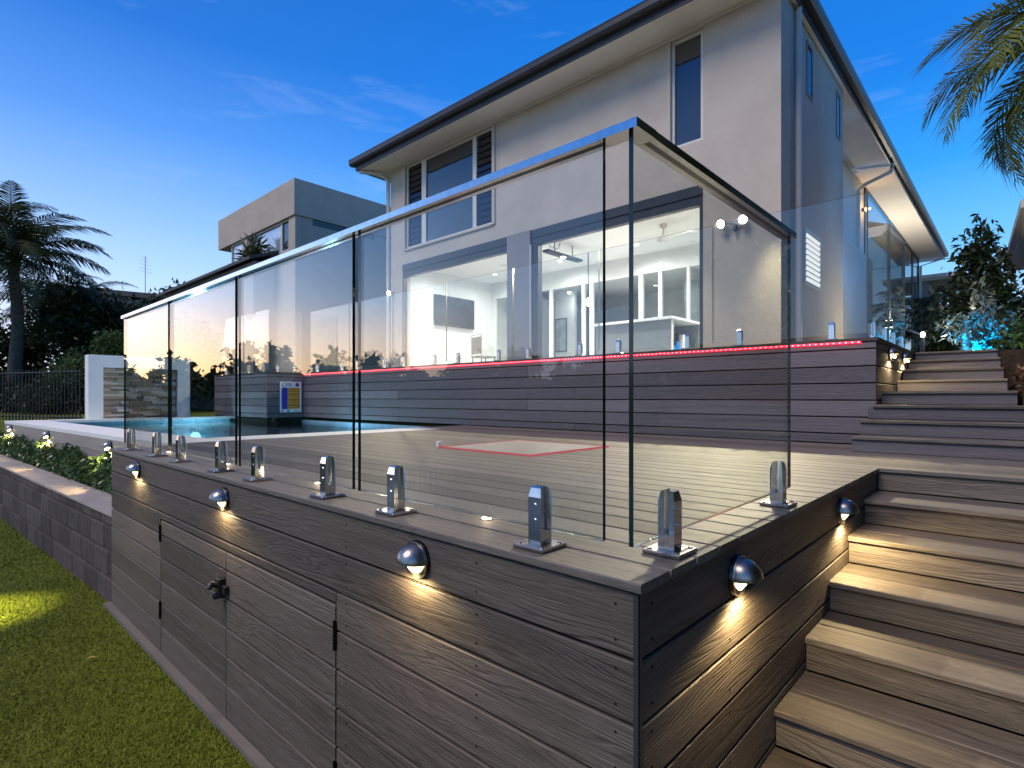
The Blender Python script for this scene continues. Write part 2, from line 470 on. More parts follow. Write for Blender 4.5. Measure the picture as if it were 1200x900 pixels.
def water_mat():
    m, t, out = new_mat('pool_water')
    v = coords(t)
    h = math_node(t, 'ADD', noise(t, v, 3.2, 3, 0.5, 0.4), math_node(t, 'MULTIPLY', noise(t, v, 11.0, 2), 0.3))
    b = N(t, 'ShaderNodeBump'); b.inputs['Strength'].default_value = 0.22; b.inputs['Distance'].default_value = 0.03
    L(t, h, b.inputs['Height'])
    fr = N(t, 'ShaderNodeFresnel'); fr.inputs[0].default_value = 1.33; L(t, b.outputs[0], fr.inputs[1])
    tr = N(t, 'ShaderNodeBsdfTransparent'); tr.inputs[0].default_value = (.45, .78, .86, 1)
    gl = N(t, 'ShaderNodeBsdfAnisotropic'); gl.inputs['Roughness'].default_value = 0.04; L(t, b.outputs[0], gl.inputs['Normal'])
    ms = N(t, 'ShaderNodeMixShader')
    L(t, fr.outputs[0], ms.inputs[0]); L(t, tr.outputs[0], ms.inputs[1]); L(t, gl.outputs[0], ms.inputs[2]); L(t, ms.outputs[0], out.inputs[0])
    return m
M_WATER = water_mat()
M_POOL = plain('pool_tile_blue', (.20, .32, .40), 0.5, 0, 0.4, 0.15, 8)
def block_mat():
    m, t, out = new_mat('split_face_block')
    v = coords(t, rnd=40)
    mp2 = N(t, 'ShaderNodeMapping'); mp2.inputs['Scale'].default_value = (60, 60, 8); L(t, v, mp2.inputs[0])
    n = noise(t, mp2.outputs[0], 1.0, 5, 0.7)
    oi = N(t, 'ShaderNodeObjectInfo')
    c = ramp(t, math_node(t, 'ADD', n, math_node(t, 'MULTIPLY_ADD', oi.outputs['Random'], 0.2, -0.1)), [(0.25, (.045, .038, .034)), (0.5, (.095, .082, .074)), (0.75, (.16, .14, .127))])
    p = principled(t, out, c, 0.95, 0, 0.2)
    bump(t, p, n, 1.0, 0.02)
    return m
M_BLOCK = block_mat()
def stone_mat():
    m, t, out = new_mat('stacked_stone')
    v = coords(t, rnd=50)
    n = noise(t, v, 22, 5, 0.65)
    oi = N(t, 'ShaderNodeObjectInfo')
    base = ramp(t, oi.outputs['Random'], [(0.0, (.36, .30, .22)), (0.25, (.55, .50, .42)), (0.45, (.22, .19, .16)), (0.65, (.62, .58, .52)), (0.85, (.42, .31, .19)), (1.0, (.50, .47, .43))], 'CONSTANT')
    c = mixc(t, math_node(t, 'MULTIPLY', n, 0.4), base, (.26, .22, .17))
    p = principled(t, out, c, 0.9, 0, 0.2)
    bump(t, p, n, 0.9, 0.01)
    return m
M_STONE = stone_mat()

# ------------------------------------------------------------------ boards
BOARD_CACHE = {}
def board_mesh(Lx, w, th, mat):
    key = (round(Lx, 3), round(w, 4), round(th, 4), mat.name)
    if key in BOARD_CACHE: return BOARD_CACHE[key]
    b = min(0.0035, w * .2, th * .2)
    prof = [(-w/2 + b, -th/2), (w/2 - b, -th/2), (w/2, -th/2 + b), (w/2, th/2 - b), (w/2 - b, th/2), (-w/2 + b, th/2), (-w/2, th/2 - b), (-w/2, -th/2 + b)]
    vs = [(-Lx/2, y, z) for y, z in prof] + [(Lx/2, y, z) for y, z in prof]
    fs = [(i, 8 + i, 8 + (i + 1) % 8, (i + 1) % 8) for i in range(8)]
    fs = [tuple(reversed(f)) for f in fs]
    fs += [tuple(range(8)), tuple(reversed(range(8, 16)))]
    me = bpy.data.meshes.new('board')
    me.from_pydata(vs, [], fs)
    # make sure normals point outwards
    import bmesh
    bm = bmesh.new(); bm.from_mesh(me); bmesh.ops.recalc_face_normals(bm, faces=bm.faces); bm.to_mesh(me); bm.free()
    me.materials.append(mat)
    BOARD_CACHE[key] = me
    return me
ORI = {('y', 'top'): Matrix(((0, -1, 0), (1, 0, 0), (0, 0, 1))), ('x', 'top'): Matrix.Identity(3),
       ('y', 'vert'): Matrix(((0, 0, 1), (1, 0, 0), (0, 1, 0))), ('x', 'vert'): Matrix(((1, 0, 0), (0, 0, -1), (0, 1, 0)))}
def board(name, parent, c, Lx, w, th, axis, face, mat, tilt=0.0, rz=0.0):
    o = bpy.data.objects.new(name, board_mesh(Lx, w, th, mat))
    COL.objects.link(o)
    m = ORI[(axis, face)].to_4x4()
    if tilt: m = m @ Matrix.Rotation(tilt, 4, 'X')
    if rz: m = Matrix.Rotation(rz, 4, 'Z') @ m
    if parent is not None:
        o.parent = parent
        o.matrix_parent_inverse = wmat(parent).inverted()
    o.matrix_basis = Matrix.Translation(c) @ m
    return o
def spot(name, parent, loc, target, power, color, size=R(90), blend=0.6, radius=0.02):
    l = bpy.data.lights.new(name, 'SPOT')
    l.energy = power; l.color = color; l.spot_size = size; l.spot_blend = blend; l.shadow_soft_size = radius
    o = bpy.data.objects.new(name, l); COL.objects.link(o)
    o.location = loc
    o.rotation_euler = (Vector(loc) - Vector(target)).to_track_quat('Z', 'Y').to_euler()
    return attach(o, parent)
def point(name, parent, loc, power, color, radius=0.03):
    l = bpy.data.lights.new(name, 'POINT')
    l.energy = power; l.color = color; l.shadow_soft_size = radius
    o = bpy.data.objects.new(name, l); COL.objects.link(o); o.location = loc
    return attach(o, parent)

G = -1.225      # lawn level; the pool deck is z = 0
T = 0.905       # upper terrace level

# ================================================================== SETTING
g = MB()
g.quad((-700, -700, G - .02), (700, -700, G - .02), (700, 700, G - .02), (-700, 700, G - .02))
setp(g.build('ground', M_GRASS), kind='structure')
g = MB(); g.quad((-3.5, -8, G), (.9, -8, G), (.9, 26, G), (-3.5, 26, G))
setp(g.build('lawn', M_GRASS), kind='structure')
# raised garden level beyond the pool and behind the right-hand stairs
g = MB()
g.prism([(.55, 13.2), (.2, 26), (-3, 60), (60, 60), (60, 13.2)], G - .01, -.06)
setp(g.build('upper_lawn', M_GRASS), kind='structure')
g = MB()
g.prism([(4.63, -.60), (5.42, -.545), (6.62, -.445), (6.62, -4), (4.63, -4)], G - .01, .42)
g.prism([(6.62, .298), (45, .298), (45, -9), (6.62, -9)], G - .01, T - .012)
g.prism([(10.2, .305), (45, .305), (45, 2.6), (10.2, 2.6)], G - .01, T - .016)
setp(g.build('garden_bed_ground', M_MULCH), kind='structure')
g = MB(); g.quad((-60, -40, G - .015), (-3.5, -40, G - .015), (-3.5, 30, G - .015), (-60, 60, G - .015))
m_, t_, o_ = new_mat('canal_water')
p_ = principled(t_, o_, (.015, .02, .022), .06); p_.inputs['IOR'].default_value = 1.33
bump(t_, p_, noise(t_, coords(t_, 'Object', (1, 1, 1)), 1.6, 3), .10, .05)
setp(g.build('canal_water', m_), kind='structure')
# turf blades in the part of the lawn the photo shows
nb = 150000
u = rng.random(nb)
by = 0.6 + 10.0 * u ** 1.5
bx = 0.02 - .05 * np.maximum(by - 4.6, 0) - rng.random(nb) * (0.25 + 0.34 * by)
ang = rng.random(nb) * 2 * np.pi
hh = (0.007 + 0.009 * rng.random(nb)) * (1 + .04 * by)
wd = (0.0016 + 0.0012 * rng.random(nb)) * (1 + .12 * by)
lean = rng.normal(0, 0.010, (nb, 2))
v0 = np.stack([bx - np.cos(ang) * wd, by - np.sin(ang) * wd, np.full(nb, G)], 1)
v1 = np.stack([bx + np.cos(ang) * wd, by + np.sin(ang) * wd, np.full(nb, G)], 1)
v2 = np.stack([bx + lean[:, 0], by + lean[:, 1], G + hh], 1)
gv = np.stack([v0, v1, v2], 1).reshape(-1, 3)
setp(npmesh('lawn_grass', gv, np.arange(nb * 3).reshape(-1, 3), M_BLADE), 'short green artificial turf blades of the lawn beside the deck', 'grass', kind='stuff')

# ================================================================== LOWER DECK
PITCH, BW, BT = 0.1405, 0.1325, 0.023
deck = thing('pool_deck', (2.2, 2.4, G), 'grey composite pool deck with boarded front and hatch doors above the lawn', 'deck')
s = MB()
s.box(.036, 4.39, .036, 4.63, G + .004, -.026); s.box(.50, 4.39, 4.631, 4.84, G + .004, -.026)
s.box(2.70, 4.39, -1.86, .035, G + .004, -.026)
s.build('subframe', M_DARKIN, deck)
i = 0
while i * PITCH < 4.33:
    x = i * PITCH + BW / 2
    y0 = -1.9 if x > 2.667 else 0.0
    y1 = 4.68 if x < .52 else 4.856
    board('deck_board', deck, (x, (y0 + y1) / 2, -BT / 2), y1 - y0, BW, BT, 'y', 'top', M_DECK)
    i += 1
s = MB(); s.box(i * PITCH, 4.396, -1.9, 4.855, -BT, -.001); s.build('deck_board', M_DECK, deck)
FR = 0.1435
joints = [-0.026 - .003] + [-.1722 - FR * k for k in range(8)]
joints[-1] = G + .012
D_TOP = -.373
Yh = (1.274, 2.327, 3.390)
XF = .022
def fboard(parent, y0, y1, zt, zb, name='fascia_board'):
    return board(name, parent, (XF, (y0 + y1) / 2, (zt + zb) / 2), y1 - y0, zt - zb, .020, 'y', 'vert', M_FASCIA)
hatch = []
for k, (a, b) in enumerate(((.005 + Yh[0], Yh[1] - .0035), (Yh[1] + .0035, Yh[2] - .005))):
    h = MB(); h.box(.0335, .0355, a, b, G + .03, D_TOP - .004)
    hatch.append(h.build('hatch_door', M_DARKIN, deck))
for r in range(8):
    zt = joints[r] - (0.0 if r == 0 else .008); zb = joints[r + 1]
    if r < 2:
        fboard(deck, .012, 4.65, zt, zb)
    else:
        fboard(deck, .012, Yh[0] - .006, zt, zb); fboard(deck, Yh[2] + .006, 4.65, zt, zb)
        ztd = zt
        if r == 2:
            fboard(deck, Yh[0] - .001, Yh[2] + .001, zt, D_TOP + .010); ztd = D_TOP
        fboard(hatch[0], Yh[0] + .005, Yh[1] - .0035, ztd, zb, 'hatch_board')
        fboard(hatch[1], Yh[1] + .0035, Yh[2] - .005, ztd, zb, 'hatch_board')
for d_, yy, zz in ((hatch[1], Yh[2], -.452), (hatch[1], Yh[2], -.934), (hatch[0], Yh[0], -.48), (hatch[0], Yh[0], -1.0)):
    h = MB(); h.tube([(.005, yy, zz - .055), (.005, yy, zz + .055)], .005, 10)
    h.box(.008, .0115, yy - .011, yy + .011, zz - .05, zz + .05)
    h.build('hinge', M_BRONZE, d_)
h = MB()   # gravity latch with a lifting knob
h.bevbox(-.022, .011, 2.332, 2.375, -.60, -.50, .005)
h.tube([(-.02, 2.352, -.535), (-.05, 2.352, -.52), (-.062, 2.352, -.545)], [.016, .019, .012], 10)
h.tube([(-.018, 2.352, -.585), (-.04, 2.352, -.59)], [.018, .014], 10)
h.bevbox(-.012, .011, 2.285, 2.322, -.575, -.53, .004)
h.build('latch', M_BLACK, hatch[1])
for r in range(8):
    zt = joints[r] - (0.0 if r == 0 else .008); zb = joints[r + 1]
    board('side_board', deck, ((.024 + 2.668) / 2, XF, (zt + zb) / 2), 2.668 - .024, zt - zb, .020, 'x', 'vert', M_FASCIA)
s = MB(); s.box(.0095, .0235, .0095, .0115, G + .012, -.0265); s.box(.0095, .0115, .0095, .0235, G + .0121, -.0266)
s.build('corner_trim', M_CHAR, deck)
s = MB(); s.box(.46, .5, 4.651, 4.67, G, -.03); s.box(.034, .46, 4.631, 4.651, G, -.0262)
s.build('end_board', M_FASCIA, deck)
s = MB()
for r in range(7):
    for dz in (-.022, -FR + .026):
        z = joints[r + 1] + FR * .5 + (FR * .28 if dz > -.03 else -FR * .28)
        for y in (.07, .52, 1.20, 2.9 if r < 2 else 3.45, 4.1, 4.6):
            s.tube([(.0135, y, z), (.0105, y, z)], .0032, 6, smooth=False)
        for x in (.07, .52, .98, 1.45, 1.9, 2.35):
            s.tube([(x, .0135, z), (x, .0105, z)], .0032, 6, smooth=False)
setp(s.build('screw_heads', M_DARKIN, deck), kind='stuff')
s = MB()
pts = [(-.034, .0), (.008, .0), (.008, 4.655), (-.040, 4.655)]
s.prism(pts, G - .01, G + .030)
setp(s.build('concrete_edging', M_CONC), 'pale concrete edging strip at the foot of the boarded deck front', 'edging')
# inset panel in the deck with pink glowing trim
hp = thing('floor_hatch', (2.27, 2.33, 0), 'square pale panel with a pink glowing trim set in the pool deck', 'floor hatch')
s = MB(); s.bevbox(1.81, 2.72, 1.87, 2.79, .0008, .010, .003); s.build('panel', plain('hatch_panel_grey', (.30, .28, .25), .35), hp)
s = MB()
for a in ((1.785, 1.807, 1.845, 2.815), (2.723, 2.745, 1.845, 2.815)): s.box(*a, .0008, .012)
for a in ((1.8075, 2.7225, 1.845, 1.867), (1.8075, 2.7225, 2.793, 2.815)): s.box(*a, .0008, .012)
s.build('trim', emit('panel_pink', (1.0, .20, .26), .45), hp)
s = MB(); s.bevbox(1.80, 1.835, 2.83, 2.865, .0008, .05, .004)
setp(s.build('pool_tester_box', M_WHITE), 'tiny white box standing at the left corner of the pale floor hatch', 'box')

# recessed deck lights just behind the front glass
lab = ['recessed deck light between the two spigots nearest the deck corner', 'recessed deck light beside the third spigot from the corner, behind the front glass', 'recessed deck light beside the fifth spigot from the corner, behind the front glass', 'recessed deck light beside the second spigot from the far left end']
for q, y in enumerate((.70, 1.81, 2.90, 4.0)):
    t_ = thing('deck_light', (.232, y, 0), lab[q], 'deck light', 'recessed lights along the front deck edge')
    s = MB(); s.tube([(0, 0, .0002), (0, 0, .003)], [.026, .024], 16, smooth=False); s.build('rim', M_STEELB, t_, False)
    s = MB(); s.tube([(0, 0, .0031), (0, 0, .0045)], [.018, .016], 14, smooth=False); s.build('lens', E_DECK, t_, False)
    l = point('glow', None, (0, 0, .03), .12, (1, .75, .42), .012); attach(l, t_, False)

# ------------------------------------------------------------------ glass fence on the deck edge
def spigot_parts(parent, loc, rz, first=[None]):
    if first[0] is None:
        s = MB()
        for sg in (1, -1):
            p = [(.0068, .0122), (.0225, .0122), (.0225, .136), (.017, .160), (.0068, .164)]
            x0, x1 = -.0215, .0215
            vs = [(x0 + (.005 if z > .15 else 0), sg * y, z) for y, z in p] + [(x1 - (.005 if z > .15 else 0), sg * y, z) for y, z in p]
            fs = [(0, 1, 2, 3, 4), (9, 8, 7, 6, 5)] + [(i, 5 + i, 5 + (i + 1) % 5, (i + 1) % 5) for i in range(5)]
            if sg < 0: fs = [tuple(reversed(f)) for f in fs]
            s.add(vs, [tuple(reversed(f)) for f in fs])
            s.tube([(0, sg * .0222, .115), (0, sg * .0245, .115)], .006, 10, smooth=False)
            s.tube([(0, sg * .0222, .075), (0, sg * .0245, .075)], .006, 10, smooth=False)
        s.box(-.0208, .0208, -.0066, .0066, .0122, .050)
        sp = s.build('spigot', M_STEEL, None)
        s = MB(); s.bevbox(-.052, .052, -.052, .052, .0004, .0118, .003)
        for a in (-.038, .038):
            for b in (-.038, .038):
                s.tube([(a, b, .0118), (a, b, .015)], [.007, .006], 8, smooth=False)
        bp = s.build('base_plate', M_STEELB, sp, False)
        first[0] = (sp.data, bp.data)
        bpy.data.objects.remove(bp); bpy.data.objects.remove(sp)
    sp = bpy.data.objects.new('spigot', first[0][0]); COL.objects.link(sp)
    sp.parent = parent; sp.matrix_parent_inverse = wmat(parent).inverted()
    sp.location = loc; sp.rotation_euler = (0, 0, rz)
    bp = bpy.data.objects.new('base_plate', first[0][1]); COL.objects.link(bp); bp.parent = sp
def glass_panel(parent, p0, p1, z0, z1, mats, th=.012, name='glass_panel'):
    """vertical pane between two ground points, with polished edges of their own material"""
    a = Vector((p0[0], p0[1])); b = Vector((p1[0], p1[1]))
    d = (b - a).normalized(); n = Vector((-d.y, d.x)) * th / 2
    c = [a + n, b + n, b - n, a - n]
    s = MB()
    vs = [(q.x, q.y, z0) for q in c] + [(q.x, q.y, z1) for q in c]
    s.cur = 0; s.add(vs, [(0, 1, 5, 4), (2, 3, 7, 6)])
    s.cur = 1; s.add(vs, [(1, 2, 6, 5), (3, 0, 4, 7), (0, 3, 2, 1), (4, 5, 6, 7)])
    o = s.build(name, mats, parent)
    import bmesh
    bm = bmesh.new(); bm.from_mesh(o.data); bmesh.ops.remove_doubles(bm, verts=bm.verts, dist=1e-5); bmesh.ops.recalc_face_normals(bm, faces=bm.faces); bm.to_mesh(o.data); bm.free()
    return o
gf = thing('glass_balustrade', (.085, .07, 0), 'frameless glass balustrade with a steel top rail on the deck corner', 'glass fence')
for a, b in ((.148, 1.23), (1.27, 2.345), (2.39, 3.45), (3.49, 4.585)):
    glass_panel(gf, (.085, a), (.085, b), 0.052, 1.0182, [M_GLASS, M_EDGE])
glass_panel(gf, (.079, .07), (1.262, .07), 0.052, 1.0182, [M_GLASS, M_EDGE])
for y in (.351, 1.0, 1.464, 2.13, 2.60, 3.256, 3.749, 4.395):
    spigot_parts(gf, (.085, y, 0), R(90))
for x in (.271, 1.132):
    spigot_parts(gf, (x, .07, 0), 0)
def rail(parent, p0, p1, horiz):
    s = MB()
    z0, z1, w, k = 1.0165, 1.0375, .025, .0085
    if horiz == 'y':
        s.box(.085 - w, .085 + w, p0, p1, 1.0185, z1); s.box(.085 - w, .085 - k, p0, p1, z0, 1.0184); s.box(.085 + k, .085 + w, p0, p1, z0, 1.0184)
    else:
        s.box(p0, p1, .07 - w, .07 + w, 1.0185, z1); s.box(p0, p1, .07 - w, .07 - k, z0, 1.0184); s.box(p0, p1, .07 + k, .07 + w, z0, 1.0184)
    s.build('top_rail', M_STEEL, parent)
rail(gf, .0965 + .052, 4.59, 'y')
rail(gf, .1115 + .04, 1.268, 'x')
s = MB(); s.prism([(.0585, .0435), (.150, .0435), (.150, .0965), (.1115, .0965), (.1115, .147), (.0585, .147)], 1.0168, 1.0379)
s.build('rail_corner', M_STEEL, gf)

# ------------------------------------------------------------------ hooded wall lamps
LAMP = [None]
def wall_lamp(loc, rz, label, power=1.6, out=.03, scale=1.0, group='hooded step lamps', star=False):
    t_ = thing('wall_lamp', loc, label, 'wall lamp', group, rz)
    t_.scale = (scale,) * 3
    if LAMP[0] is None:
        s = MB(); s.tube([(0, 0, 0), (-.010, 0, 0), (-.013, 0, 0)], [.058, .058, .054], 28)
        m0 = s.build('back_plate', M_DARKSTEEL)
        s = MB()
        nph, nt = 20, 8
        for inner in (0, 1):
            vs = []
            for j in range(nt + 1):
                tt = R(90) * j / nt
                for i_ in range(nph + 1):
                    ph = R(-8) + R(196) * i_ / nph
                    r = (.0535 - .004 * inner) * math.cos(tt)
                    vs.append((-.0132 - (.062 - .004 * inner) * math.sin(tt), r * math.cos(ph), r * math.sin(ph)))
            fs = []
            for j in range(nt):
                for i_ in range(nph):
                    q = j * (nph + 1) + i_
                    f = (q, q + 1, q + nph + 2, q + nph + 1)
                    fs.append(f if not inner else tuple(reversed(f)))
            s.add(vs, fs, True)
        m1 = s.build('hood', M_STEELB)
        s = MB(); s.tube([(-.0131, 0, 0), (-.0165, 0, 0)], [.0575, .0565], 28)
        m2 = s.build('rim', M_STEELB)
        s = MB(); s.tube([(-.0166, 0, 0), (-.026, 0, -.002), (-.034, 0, -.004)], [.046, .040, .022], 20)
        m3 = s.build('lens', E_WARM)
        tmp = [m0, m1, m2, m3]; m0, m1, m2, m3 = [o.data for o in tmp]
        for o in tmp: bpy.data.objects.remove(o)
        LAMP[0] = (m0, m1, m2, m3)
    for n_, m_ in zip(('back_plate', 'hood', 'rim', 'lens'), LAMP[0]):
        o = bpy.data.objects.new(n_, m_); COL.objects.link(o); o.parent = t_
    l = spot('lamp_light', None, (-.040, 0, -.042), (-.040 - out + .04, 0, -.4), power, (1.0, .74, .36), R(165), .35, .014)
    attach(l, t_, False)
    if star:
        s = MB(); s.tube([(-.042, 0, -.022), (-.042, 0, -.034), (-.042, 0, -.038)], [.010, .011, .004], 12)
        s.build('bulb', E_STAR, t_, False)
    return t_
wall_lamp((.012, .779, -.100), 0, 'hooded steel lamp on the deck front nearest the deck corner', 5)
wall_lamp((.012, 2.338, -.106), 0, 'hooded steel lamp on the deck front above the hatch doors', 5)
wall_lamp((.012, 3.893, -.098), 0, 'hooded steel lamp on the deck front nearest the garden bed', 5)
wall_lamp((.563, .012, -.112), R(90), 'hooded steel lamp beside the lower stairs nearest the deck corner', 15, .22)
wall_lamp((1.81, .012, -.112), R(90), 'hooded steel lamp beside the lower stairs nearest the platform', 15, .22)

# ------------------------------------------------------------------ lower stairs
ls = thing('lower_stairs', (1.0, -.9, G), 'wide composite stairs climbing from the lawn to the pool deck', 'stairs')
NS = 9
xs = [2.655 - .352 * k for k in range(NS + 1)]
zs = [-.128 * k for k in range(NS + 1)]
YL, YR = .0095, -1.88
s = MB()
for k in range(1, NS + 1):
    s.box(xs[k] + .04, xs[k - 1] + .03, YR + .01, YL - .003, G + .003, zs[k] - .0235)
s.build('carcass', M_DARKIN, ls)
def step(parent, x0, z, depth, y0, y1, zlow, mat, riser=True, nosing=.016):
    w = (depth - .004) / 2
    yc = (y0 + y1) / 2; ln = y1 - y0
    board('tread_board', parent, (x0 + w / 2, yc, z - .0115), ln, w, .023, 'y', 'top', mat)
    board('tread_board', parent, (x0 + 1.5 * w + .004, yc, z - .0115), ln, w, .023, 'y', 'top', mat)
    if riser:
        h_ = (z - .0245) - (zlow + .0015)
        board('riser_board', parent, (x0 + nosing + .009, yc, zlow + .0015 + h_ / 2), ln - .002, h_, .018, 'y', 'vert', mat)
for k in range(1, NS + 1):
    step(ls, xs[k], zs[k], .352 + .012, YR, YL, zs[k + 1] if k < NS else G, M_STEP)
h_ = .128 - .0245 - .0015
board('riser_board', ls, (2.667 + .016 + .009, (YR + YL) / 2, -.128 + .0015 + h_ / 2), YL - YR - .002, h_, .018, 'y', 'vert', M_STEP)

# ------------------------------------------------------------------ upper terrace
te = thing('raised_terrace', (5.6, 5.5, 0), 'raised house terrace with dark horizontal board cladding behind the pool', 'terrace')
s = MB()
s.box(4.424, 6.9, .324, 10.9, -.02, .868); s.box(3.684, 4.45, 10.274, 13, -.6, .8681)
s.box(6.91, 10.0, .324, 1.75, -.02, .8682)
s.build('core', M_DARKIN, te)
s = MB(); s.prism([(4.388, .288), (6.9, .288), (10.0, .288), (10.0, 1.79), (6.935, 1.79), (6.935, 13), (3.648, 13), (3.648, 10.238), (4.388, 10.238)], .878, T)
s.build('paving', M_FASCIA, te)
rows = [.8765, .813, .668, .523, .378, .233, .088, .0015]
for r in range(7):
    zt, zb = rows[r] - .005, rows[r + 1] + .005
    cuts = [.30, 10.248]
    for q in range(1, 3): cuts.insert(-1, .30 + q * 3.6 + (r % 3) * .75 - .5)
    for a, b in zip(cuts[:-1], cuts[1:]):
        board('wall_board', te, (4.41, (a + b) / 2 , (zt + zb) / 2), b - a - .004, zt - zb, .02, 'y', 'vert', M_TWALL)
    board('wall_board', te, ((4.4225 + 6.62) / 2, .31, (zt + zb) / 2), 6.62 - 4.4225, zt - zb, .02, 'x', 'vert', M_TWALL)
    board('wall_board', te, ((3.66 + 4.398) / 2, 10.26, (zt + zb) / 2), .738, zt - zb, .02, 'x', 'vert', M_TWALL)
    board('wall_board', te, (3.67, (10.272 + 13) / 2, (zt + zb) / 2), 13 - 10.272, zt - zb, .02, 'y', 'vert', M_TWALL)
# red LED strip under the terrace lip
led = thing('led_strip', (4.4, 5.3, .883), 'glowing red LED strip under the lip of the raised terrace', 'LED strip')
s = MB(); s.box(4.3885, 4.3993, .41, 10.2, .8645, .8775); s.build('strip', E_RED, led)
s = MB()
y = .42
while y < 10.2:
    s.box(4.3865, 4.3884, y, y + .010, .8665, .8755); y += .047
setp(s.build('diodes', E_REDDOT, led), kind='stuff')
# terrace pool fence
tf = thing('terrace_glass_fence', (4.48, .38, T), 'frameless clear glass pool fence standing on the raised terrace edge', 'glass fence')
ye = [.376, 1.72, 3.10, 4.48, 5.86, 7.24, 8.62, 10.10]
for a, b in zip(ye[:-1], ye[1:]):
    glass_panel(tf, (4.48, a + .006), (4.48, b - .006), T + .05, T + 1.245, [M_TGLASS, M_EDGE_L], .012)
    for y in (a + .27, b - .27): spigot_parts(tf, (4.48, y, T), R(90))
for a, b in ((4.494, 5.50), (5.52, 6.52)):
    glass_panel(tf, (a, .38), (b, .38), T + .05, T + 1.245, [M_TGLASS, M_EDGE_L], .012)
    for x in (a + .25, b - .22): spigot_parts(tf, (x, .38, T), 0)
glass_panel(tf, (3.74, 10.33), (4.40, 10.33), T + .05, T + 1.245, [M_TGLASS, M_EDGE_L], .012)
spigot_parts(tf, (3.9, 10.33, T), 0); spigot_parts(tf, (4.25, 10.33, T), 0)
for a, b in ((10.34, 11.55), (11.57, 12.8)):
    glass_panel(tf, (3.74, a), (3.74, b), T + .05, T + 1.245, [M_TGLASS, M_EDGE_L], .012)
    for y in (a + .25, b - .25): spigot_parts(tf, (3.74, y, T), R(90))
wall_lamp((5.006, .30, .80), R(90), 'hooded lamp on the terrace side wall nearest the wall corner, above the upper steps', 14, .15, star=True)
wall_lamp((5.789, .30, .80), R(90), 'hooded lamp on the terrace side wall further up the upper steps', 14, .15, star=True)

# ------------------------------------------------------------------ upper stairs
us = thing('upper_stairs', (5.0, -.3, 0), 'grey composite steps rising from the deck platform past the terrace wall', 'stairs')
nos = [(3.66, .113, -1.9), (3.95, .226, -1.9), (4.23, .340, -1.9), (4.59, .453, -.57), (5.40, .567, -.50), (5.71, .680, -.47), (6.09, .792, -.44), (6.56, T - .002, -.41)]
s = MB()
for k, (x, z, yr) in enumerate(nos):
    xn = nos[k + 1][0] if k < 7 else 6.95
    yl = .330 if k < 3 else .292
    if k == 2: s.box(x + .04, 4.394, yr + .008, yl - .004, .001, z - .0235); s.box(4.3941, xn + .03, yr + .008, .29, .001, z - .0236)
    else: s.box(x + .04, xn + .03, yr + .008, yl - .004, .001, z - .0235)
s.build('carcass', M_DARKIN, us)
pz = 0
for k, (x, z, yr) in enumerate(nos):
    xn = nos[k + 1][0] if k < 7 else 6.92
    yl = .332 if k < 3 else .294
    h_ = z - .0245 - pz - .0015
    board('riser_board', us, (x + .025, (yr + yl) / 2, pz + .0015 + h_ / 2), yl - yr - .002, h_, .018, 'y', 'vert', M_TWALL)
    dep = xn + .012 - x
    nbd = max(2, round(dep / .15)); w = (dep - .004 * (nbd - 1)) / nbd
    for q in range(nbd):
        xc = x + w / 2 + q * (w + .004)
        y2 = .294 if xc + w / 2 > 4.385 else yl
        board('tread_board', us, (xc, (yr + y2) / 2, z - .0115), y2 - yr, w, .023, 'y', 'top', M_DECK)
    pz = z

# ------------------------------------------------------------------ pool
TH = .0547
def wingx(y): return .397 - (y - 5.98) * TH
pool = thing('swimming_pool', (2.6, 8.6, G), 'blue swimming pool with white coping below the terrace wall', 'pool')
s = MB()
a, b, c, d_ = (.9, 5.30), (4.38, 5.30), (4.38, 12.18), (.52, 12.18)
zf = -1.15
fl = [(*a, zf), (*b, zf), (*c, zf), (*d_, zf)]; tp = [(*a, -.05), (*b, -.05), (*c, -.05), (*d_, -.05)]
s.add(fl + tp, [(0, 1, 2, 3), (0, 4, 5, 1), (1, 5, 6, 2), (2, 6, 7, 3), (3, 7, 4, 0)])
s.build('basin', M_POOL, pool)
s = MB(); s.add([(*a, -.10), (*b, -.10), (*c, -.10), (*d_, -.10)], [(0, 1, 2, 3)]); s.build('water', M_WATER, pool)
def coping(poly, n='coping', mat=M_PAVE, z0=-.045, z1=.0):
    q = MB(); q.prism(poly, z0, z1); return q.build(n, mat, pool)
for k in range(12):
    y0 = 4.86 + .625 * k; y1 = y0 + .622
    w = .5
    coping([(wingx(y0), y0), (wingx(y0) + w, y0), (wingx(y1) + w, y1), (wingx(y1), y1)])
xx = wingx(4.9) + .506
k = 0
while xx < 3.5:
    x1 = min(xx + .60, 3.54)
    coping([(xx, 4.861), (x1 - .003, 4.861), (x1 - .003, 5.36), (xx, 5.36)]); xx = x1
coping([(3.543, 4.861), (4.396, 4.861), (4.396, 5.36), (3.543, 5.36)], 'deck_strip', M_DECK)
for k in range(6):
    x0 = .58 + .62 * k
    coping([(x0, 11.86), (x0 + .617, 11.86), (x0 + .617, 12.36), (x0, 12.36)], z0=-.046, z1=-.001)
s = MB()
s.prism([(wingx(4.70) + .03, 4.70), (.895, 4.70), (.895, 5.29), (.515, 12.19), (.515, 12.34), (wingx(12.34) + .03, 12.34)], G, -.047)
s.prism([(.9, 4.859), (4.39, 4.859), (4.39, 5.29), (.9, 5.29)], G, -.0465)
s.prism([(.516, 12.2), (4.39, 12.2), (4.39, 12.34), (.516, 12.34)], G, -.0466)
s.build('shell', M_CONC, pool)
for r in range(4):
    zt = -.048 - r * .1435; zb = zt - .140
    yc = (4.70 + 12.34) / 2
    board('side_board', pool, (wingx(yc) + .012, yc, (zt + zb) / 2), 12.34 - 4.70, .14, .02, 'y', 'vert', M_WING, rz=TH)
